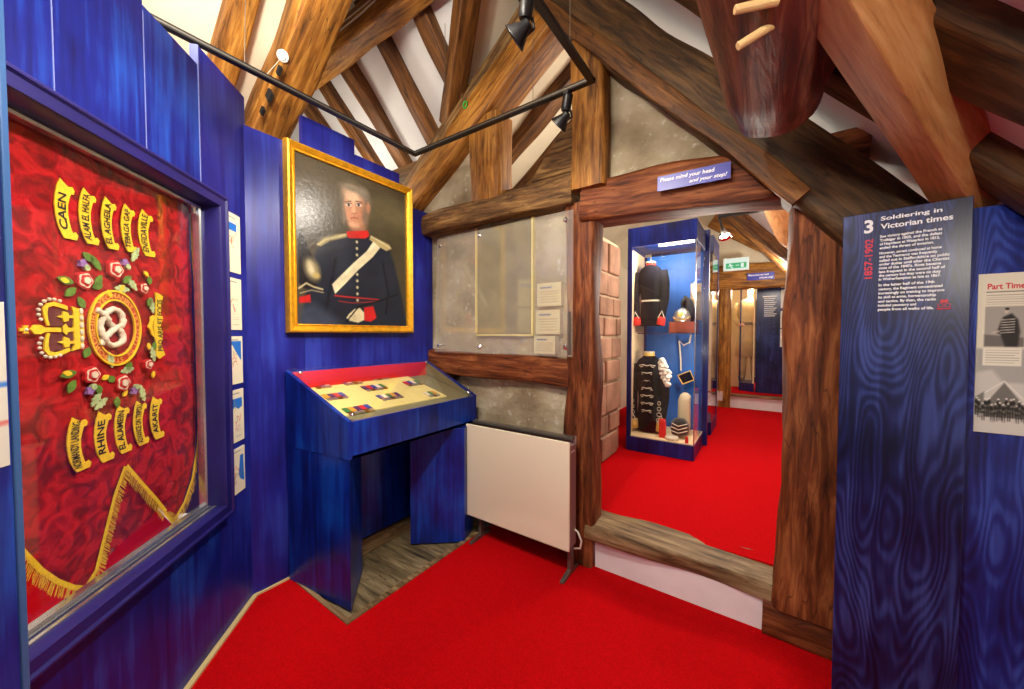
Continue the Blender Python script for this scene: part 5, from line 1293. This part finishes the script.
kx_, _ = CL(688, 443, .03); solo('red_tassel', MB().lathe([(0, .016), (.05, .012), (.065, .006)], (kx_, .035, zb1+.012), (0, 0, 1), 12), CUFF, 'small red tassel at the front corner of the cabinet floor', 'tassel', CB, (kx_, .035, zb1+.01))
ax_, az_ = CL(707.5, 290, .5)
# card on the back panel
c0 = CL(690, 284, .59); c1 = CL(703, 320, .59)
p = Paint(c0[0], bx1-.03, c1[1], c0[1], 30, 50, (226, 206, 160)); p.poly([(c0[0], c0[1]-.09), (bx1, c0[1]-.09), (bx1, c1[1]), (c0[0], c1[1])], (176, 150, 110), .004)
mb, c = p.out(.585); o = solo('caption_card', MB().box(c0[0], bx1-.03, .586, .597, c1[1], c0[1]), PAPER, 'pale caption card high on the blue back of the uniform cabinet', 'card', CB, (c0[0], .59, c1[1])); sub(o, 'print', mb, PRINT, base=(c0[0], .59, c1[1]), colors=c)

# second cabinet behind it
t = Thing('display_cabinet', 'second blue cabinet standing right behind the uniform cabinet', 'display cabinet', W0, (-.8, 5.0, NEXTZ))
t.part('plinth', MB().box(-1.2, -.505, 4.85, 5.46, NEXTZ, NEXTZ+.15), CBL, bevel=.003)
t.part('canopy', MB().box(-1.2, -.505, 4.85, 5.46, 2.4, 2.6), CBL)
t.part('back_panel', MB().box(-1.2, -1.18, 4.86, 5.45, NEXTZ+.15, 2.4), MATS['cream panel'])
t.part('side_glass', MB().box(-.515, -.509, 4.86, 5.45, NEXTZ+.15, 2.4), GLASS)
t.part('post', MB().box(-.55, -.505, 5.41, 5.46, NEXTZ+.15, 2.4), CBL)

# ceiling spot and exit sign of the next room
sp_ = ray(722, 234); tt = 4.1/sp_.y; q = sp_*tt; q.z += CAMZ
th = Thing('track_spotlight', 'lit silver spotlight beyond the doorway near the green sign', 'spotlight', W0, tuple(q))
th.part('lamp_head', MB().lathe([(-.05, .02), (0, .035), (.05, .06), (.052, .055), (.01, .03)], q, V((.25, -.35, -.8)), 20), CHROME, smooth=True)
th.part('lamp', MB().lathe([(.03, .045), (.034, .04)], q, V((.25, -.35, -.8)), 16), emit_mat('bright lamp', (1, .95, .85, 1), 14))
th.part('stem', MB().tube([tuple(q), (q.x-.04, q.y, q.z+.16)], .01, 8), BLACKM)
ra = ray(716, 219); rb = ray(766, 213)
a_ = ra*(4.1/ra.y); b2 = rb*(4.1/rb.y)
solo('ceiling_rail', MB().box(a_.x, b2.x, 4.08, 4.12, q.z+.15, q.z+.18), BLACKM, 'thin black rail beyond the doorway above the lit spotlight', 'light rail', W0, (a_.x, 4.1, q.z+.15))
FB = Frame(0, 6.7, 0)
e0 = FB.L(723, 271.5); e1 = FB.L(747, 258)
p = Paint(e0[0], e1[0], e0[1], e1[1], 60, 34, (226, 240, 226)); w_ = e1[0]-e0[0]; h_ = e1[1]-e0[1]; q_ = lambda u, v: (e0[0]+u*w_, e0[1]+v*h_)
p.poly([q_(.08, .15), q_(.92, .15), q_(.92, .62), q_(.08, .62)], (30, 170, 100), .003); p.ell(*q_(.25, .52), .012, .012, (240, 250, 240), .2); p.line([q_(.26, .45), q_(.3, .3), q_(.36, .18)], .008, (240, 250, 240), .003); p.line([q_(.28, .42), q_(.18, .34)], .006, (240, 250, 240), .003); p.line([q_(.28, .42), q_(.38, .4)], .006, (240, 250, 240), .003)
p.line([q_(.5, .4), q_(.62, .4)], .006, (240, 250, 240), .003); p.poly([q_(.7, .2), q_(.82, .2), q_(.82, .56), q_(.7, .56)], (240, 250, 240), .003)
mb, c = p.out(-.0305)
o = solo('exit_sign', MB().box(e0[0]-.01, e1[0]+.01, -.03, .03, e0[1]-.01, e1[1]+.01), plain('sign casing', S(226, 230, 226), .5), 'green and white running figure exit sign above the far beam', 'sign', FB, (e0[0], 0, e0[1]))
m_e, nt_, b__ = new_mat('lit sign'); b__.inputs['Base Color'].default_value = (.02, .02, .02, 1); at = N(nt_, 'ShaderNodeAttribute', attribute_name='Col'); nt_.links.new(at.outputs['Color'], b__.inputs['Emission Color']); b__.inputs['Emission Strength'].default_value = .42
sub(o, 'face', mb, m_e, base=(e0[0], 0, e0[1]), colors=c)
F6 = Frame(0, 6.83, 0)
a_ = F6.L(746, 281); b2 = F6.L(773, 275)
notice('notice_plate', 'small blue plate with white words on the far orange beam', F6, a_[0], b2[0], a_[1]-.0, a_[1]+.11, a_[1]+.0, a_[1]+.11, 0)

# ================================================================== FAR ROOM
F7 = Frame(0, 7.3, 0)
x0_ = F7.L(756, 340)[0]
t = Thing('text_board', 'dark blue text board standing beyond the far doorway', 'display board', F7, (x0_+.4, 0, FARZ))
t.part('board', MB().box(x0_, x0_+1.0, 0, .03, FARZ, 2.42), BLUE4)
m1 = MB(); a_ = F7.L(762, 300); b2 = F7.L(776, 300)
for k in range(11):
    z_ = F7.L(762, 297+k*1.9)[1]
    m1.box(a_[0]+(.0 if k < 1 else .02), b2[0]-.02*(k % 3), -.0015, -.0005, z_-.008, z_+(.012 if k == 0 else .004))
t.part('lettering', m1, WHITEINK)
for k, (ya_, yb_) in enumerate([(283, 288), (290, 308), (311, 328), (329, 347)]):
    a_ = F7.L(780, (ya_+yb_)/2); z1_ = F7.L(785, ya_)[1]; z0_ = F7.L(785, yb_)[1]
    p = Paint(a_[0], a_[0]+.28, z0_, z1_, 30, 34, (226, 222, 212)); w_ = .28; h_ = z1_-z0_
    p.ell(a_[0]+.12, z0_+h_*.5, .04, h_*.3, (96, 90, 84), .4); p.ell(a_[0]+.15, z0_+h_*.75, .02, .02, (60, 56, 52), .4); p.line([(a_[0]+.06, z0_+h_*.25), (a_[0]+.2, z0_+h_*.35)], .012, (120, 112, 104), .006)
    mb, c = p.out(-.0082)
    o = solo('picture_card', MB().box(a_[0], a_[0]+.28, -.008, 0, z0_, z1_), PAPER, ['pale picture card cut by the far beam, highest on the far text board', 'picture card just below the highest on the far text board', 'brownish picture card in the middle of the far text board', 'lowest picture card on the far text board'][k], 'card', F7, (a_[0], 0, z0_), group='picture cards on the far text board')
    sub(o, 'print', mb, PRINT, base=(a_[0], 0, z0_), colors=c)
# showcase with the dummy in khaki
SC = Frame(x0_-.02, 7.32, 0)
xa_ = F7.L(740.5, 340)[0]-x0_+.02
t = Thing('tall_showcase', 'narrow lit showcase beyond the far doorway holding a khaki dressed dummy', 'display cabinet', SC, (xa_/2, .3, FARZ))
t.part('plinth', MB().prism([(xa_, .12), (0, 0), (0, .6), (xa_, .6)], FARZ, FARZ+.14, 'z'), CBL)
t.part('back_panel', MB().box(xa_-.3, .0, .6, .62, FARZ, 2.45), MATS['cream panel'])
t.part('side_panel', MB().box(-.02, 0, .0, .6, FARZ+.14, 2.45), MATS['cream panel'])
t.part('post', MB().box(xa_-.02, xa_, .12, .14, FARZ, 2.45), CBL)
t.part('canopy', MB().prism([(xa_, .12), (0, 0), (0, .6), (xa_, .6)], 2.33, 2.45, 'z'), CBL)
t.part('front_glass', MB().prism([(xa_, .125), (0, .005), (0, .008), (xa_, .128)], FARZ+.14, 2.33, 'z'), GLASS)
KH = plain('khaki cloth', S(186, 156, 104), .9, var=.12, vscale=12); SKIN = plain('dummy skin', S(206, 156, 120), .6)
mx_ = xa_*.45; fz0 = FARZ+.14
def skin_body(name, joints, edges, mat, parent, off):
    me = bpy.data.meshes.new(name); me.from_pydata([tuple(V(j[0])-off) for j in joints], edges, []); me.update()
    ob = bpy.data.objects.new(name, me); COL.objects.link(ob)
    sk = ob.modifiers.new('skin', 'SKIN')
    if not me.skin_vertices: bm_ = bmesh.new(); bm_.from_mesh(me); bm_.verts.layers.skin.verify(); bm_.to_mesh(me); bm_.free()
    for i, j in enumerate(joints): me.skin_vertices[0].data[i].radius = (j[1], j[2] if len(j) > 2 else j[1])
    me.skin_vertices[0].data[0].use_root = True
    s_ = ob.modifiers.new('sub', 'SUBSURF'); s_.levels = 2; s_.render_levels = 2
    sk.use_smooth_shade = True
    me.materials.append(mat); ob.parent = parent; return ob
th = Thing('dummy', 'shop style dummy in khaki coat and dark cap inside the narrow showcase', 'mannequin', SC, (mx_, .32, fz0))
mz = lambda h: fz0+h*.97
Jn = [((mx_, .32, mz(.92)), .12, .09), ((mx_, .32, mz(1.15)), .11, .085), ((mx_, .32, mz(1.38)), .14, .09), ((mx_, .32, mz(1.5)), .05), ((mx_, .315, mz(1.58)), .055), ((mx_, .31, mz(1.66)), .075, .085), ((mx_, .315, mz(1.74)), .06, .07),
      ((mx_-.17, .32, mz(1.40)), .055), ((mx_-.21, .30, mz(1.14)), .048), ((mx_-.12, .16, mz(1.02)), .035), ((mx_-.07, .11, mz(1.02)), .03),
      ((mx_+.17, .32, mz(1.40)), .055), ((mx_+.21, .30, mz(1.14)), .048), ((mx_+.12, .17, mz(1.06)), .035), ((mx_+.06, .12, mz(1.06)), .03),
      ((mx_-.09, .32, mz(.86)), .09), ((mx_-.10, .31, mz(.48)), .065), ((mx_-.10, .33, mz(.08)), .045), ((mx_-.10, .24, mz(.04)), .04),
      ((mx_+.09, .32, mz(.86)), .09), ((mx_+.10, .31, mz(.48)), .065), ((mx_+.10, .33, mz(.08)), .045), ((mx_+.10, .24, mz(.04)), .04)]
Ed = [(0, 1), (1, 2), (2, 3), (3, 4), (4, 5), (5, 6), (2, 7), (7, 8), (8, 9), (9, 10), (2, 11), (11, 12), (12, 13), (13, 14), (0, 15), (15, 16), (16, 17), (17, 18), (0, 19), (19, 20), (20, 21), (21, 22)]
skin_body('body', Jn, Ed, SKIN, th.o, V((mx_, .32, fz0)))
th.part('coat', MB().loft([(mx_, .32, mz(.45), .21, .15), (mx_, .32, mz(.8), .19, .14), (mx_, .32, mz(1.05), .155, .12), (mx_, .32, mz(1.3), .19, .13), (mx_, .32, mz(1.43), .18, .11), (mx_, .32, mz(1.49), .08, .07)], 24), KH, smooth=True)
for s3 in (-1, 1):
    th.part('sleeve', MB().tube([(mx_+s3*.15, .32, mz(1.41)), (mx_+s3*.21, .31, mz(1.28)), (mx_+s3*.215, .30, mz(1.13)), (mx_+s3*.13, .18, mz(1.04))], [.065, .066, .06, .05], 12), KH, smooth=True)
    th.part('trouser_leg', MB().tube([(mx_+s3*.09, .32, mz(.8)), (mx_+s3*.10, .31, mz(.48)), (mx_+s3*.10, .33, mz(.1))], [.1, .08, .06], 12), KH, smooth=True)
    th.part('boot', MB().tube([(mx_+s3*.10, .33, mz(.22)), (mx_+s3*.10, .33, mz(.06)), (mx_+s3*.10, .22, mz(.04))], [.058, .055, .045], 10), plain('brown boot', S(90, 56, 30), .4), smooth=True)
th.part('belt', MB().loft([(mx_, .32, mz(1.02), .162, .126), (mx_, .32, mz(1.07), .16, .125)], 24), MATS['brown boot'])
th.part('cap', MB().lathe([(0, .085), (.03, .088), (.05, .115), (.07, .11), (.078, .05)], (mx_, .31, mz(1.70)), (0, -.1, 1), 20), plain('dark cap', S(60, 50, 44), .7), smooth=True)
th.part('nose', MB().ball((mx_, .228, mz(1.655)), (.012, .016, .018), 8, 6), SKIN, smooth=True)
# far blue board with small posters
F9 = Frame(0, 9.2, 0)
a_ = F9.L(723, 340)[0]; b2 = F9.L(740, 340)[0]
t = Thing('far_board', 'bright blue board with small posters at the very back', 'display board', F9, ((a_+b2)/2, 0, FARZ))
t.part('board', MB().box(a_-.4, b2+.5, 0, .03, FARZ, F9.L(730, 312)[1]), BLUEDK)
for k, (ya_, yb_, cc) in enumerate([(314, 326, (206, 206, 210)), (328, 345, (220, 220, 222)), (346, 352, (196, 206, 90))]):
    xq = F9.L(726.5, 330)[0]; xw_ = F9.L(736.5, 330)[0]; z1_ = F9.L(730, ya_)[1]; z0_ = F9.L(730, yb_)[1]
    p = Paint(xq, xw_, z0_, z1_, 20, 24, cc)
    if k < 2: p.ell((xq+xw_)/2, (z0_+z1_)/2, .05, .09, (70, 74, 84), .4)
    mb, c = p.out(-.008)
    o = solo('small_poster', MB().box(xq, xw_, -.0078, 0, z0_, z1_), PAPER, ['small grey poster at the top of the far bright blue board', 'small white poster in the middle of the far bright blue board', 'narrow yellow green strip at the foot of the far posters'][k], 'poster', F9, (xq, 0, z0_), group='posters on the far blue board')
    sub(o, 'print', mb, PRINT, base=(xq, 0, z0_), colors=c)
# small items at the foot of the far post
q = ray(719, 398); q = q*(6.7/q.y)
solo('socket_box', MB().box(q.x-.03, q.x+.05, 6.85, 6.89, q.z+CAMZ-.07, q.z+CAMZ+.09), WHITEP, 'small white wall box low beside the far post', 'socket', W0, (q.x, 6.87, q.z+CAMZ-.07), bevel=.004)

# ================================================================== LIGHT AND CAMERA
def spot(loc, target, power, col=(1, .91, .78), size=70, blend=.7, rad=.06):
    l = bpy.data.lights.new('track_or_added_spot', 'SPOT'); l.energy = power; l.color = col; l.spot_size = math.radians(size); l.spot_blend = blend; l.shadow_soft_size = rad
    o = bpy.data.objects.new('track_or_added_spot', l); COL.objects.link(o); o.location = loc
    o.rotation_euler = (V(target)-V(loc)).to_track_quat('-Z', 'Y').to_euler(); return o
def point(loc, power, col=(1, .9, .76), rad=.1):
    l = bpy.data.lights.new('lamp', 'POINT'); l.energy = power; l.color = col; l.shadow_soft_size = rad
    o = bpy.data.objects.new('lamp', l); COL.objects.link(o); o.location = loc; return o
spot((-.93, 1.72, 2.6), (-2.3, 1.4, 2.0), 26)
spot((-.80, 1.15, 2.55), (-1.9, .3, 1.4), 55, size=80)
spot((-.75, .2, 2.7), (-2.1, .5, 1.5), 22, size=95)
spot((-.75, .6, 2.7), (-1.2, 2.2, 1.0), 36, size=95)
spot((-.75, -.6, 2.7), (.4, 2.0, 1.7), 60, size=80)
spot((-1.4, .7, 2.75), (-2.1, 1.7, .9), 16, size=70)
spot((-1.5, .4, 2.75), (-2.6, 1.5, 3.9), 30, size=120)
spot((-.75, .35, 2.7), (-1.15, 1.0, 0), 16, size=40, blend=.06, rad=.012)
point((-1.0, .3, 3.1), 26, rad=.25)
point((-.9, -1.4, 2.3), 22, rad=.35)
point((-3.2, 1.9, 2.9), 7, rad=.1)
point((-.45, 3.3, 1.9), 12, rad=.2); spot((-.2, 3.9, 2.5), (-.3, 3.2, .3), 30, size=100); spot((.55, -.1, 1.9), (.45, 1.6, 2.1), 22, size=80)  # last spot is unseen, added off the rail to light the brace
point((-3.2, -.6, 1.9), 30, rad=.2)
point((-.9, 3.4, 3.0), 14, rad=.15)
point((.2, 5.8, 2.3), 40, rad=.15)
point((-.3, 9.0, 2.6), 60, rad=.2)

point((-.85, 3.87, 2.22), 7, rad=.04); point((-.62, 3.84, 1.25), 2.4, rad=.03); point((-.2, 7.55, 2.2), 12, rad=.04)
w = bpy.data.worlds.new('World'); scene.world = w; w.use_nodes = True
bg = w.node_tree.nodes['Background']; bg.inputs[0].default_value = (1, .93, .85, 1); bg.inputs[1].default_value = .38

cam = bpy.data.cameras.new('Camera'); co = bpy.data.objects.new('Camera', cam); COL.objects.link(co)
cam.sensor_width = 36; cam.sensor_fit = 'HORIZONTAL'; cam.lens = FPX/1024*36; cam.clip_start = .02
pitch = math.atan((344.5-HOR)/FPX)
co.location = (0, 0, CAMZ); co.rotation_euler = (PI/2-pitch, 0, YAW)
scene.camera = co
scene.view_settings.view_transform = 'Standard'; scene.view_settings.look = 'None'
scene.view_settings.gamma = 1; scene.view_settings.use_curve_mapping = False; scene.view_settings.exposure = 1.15
scene.cycles.use_denoising = True
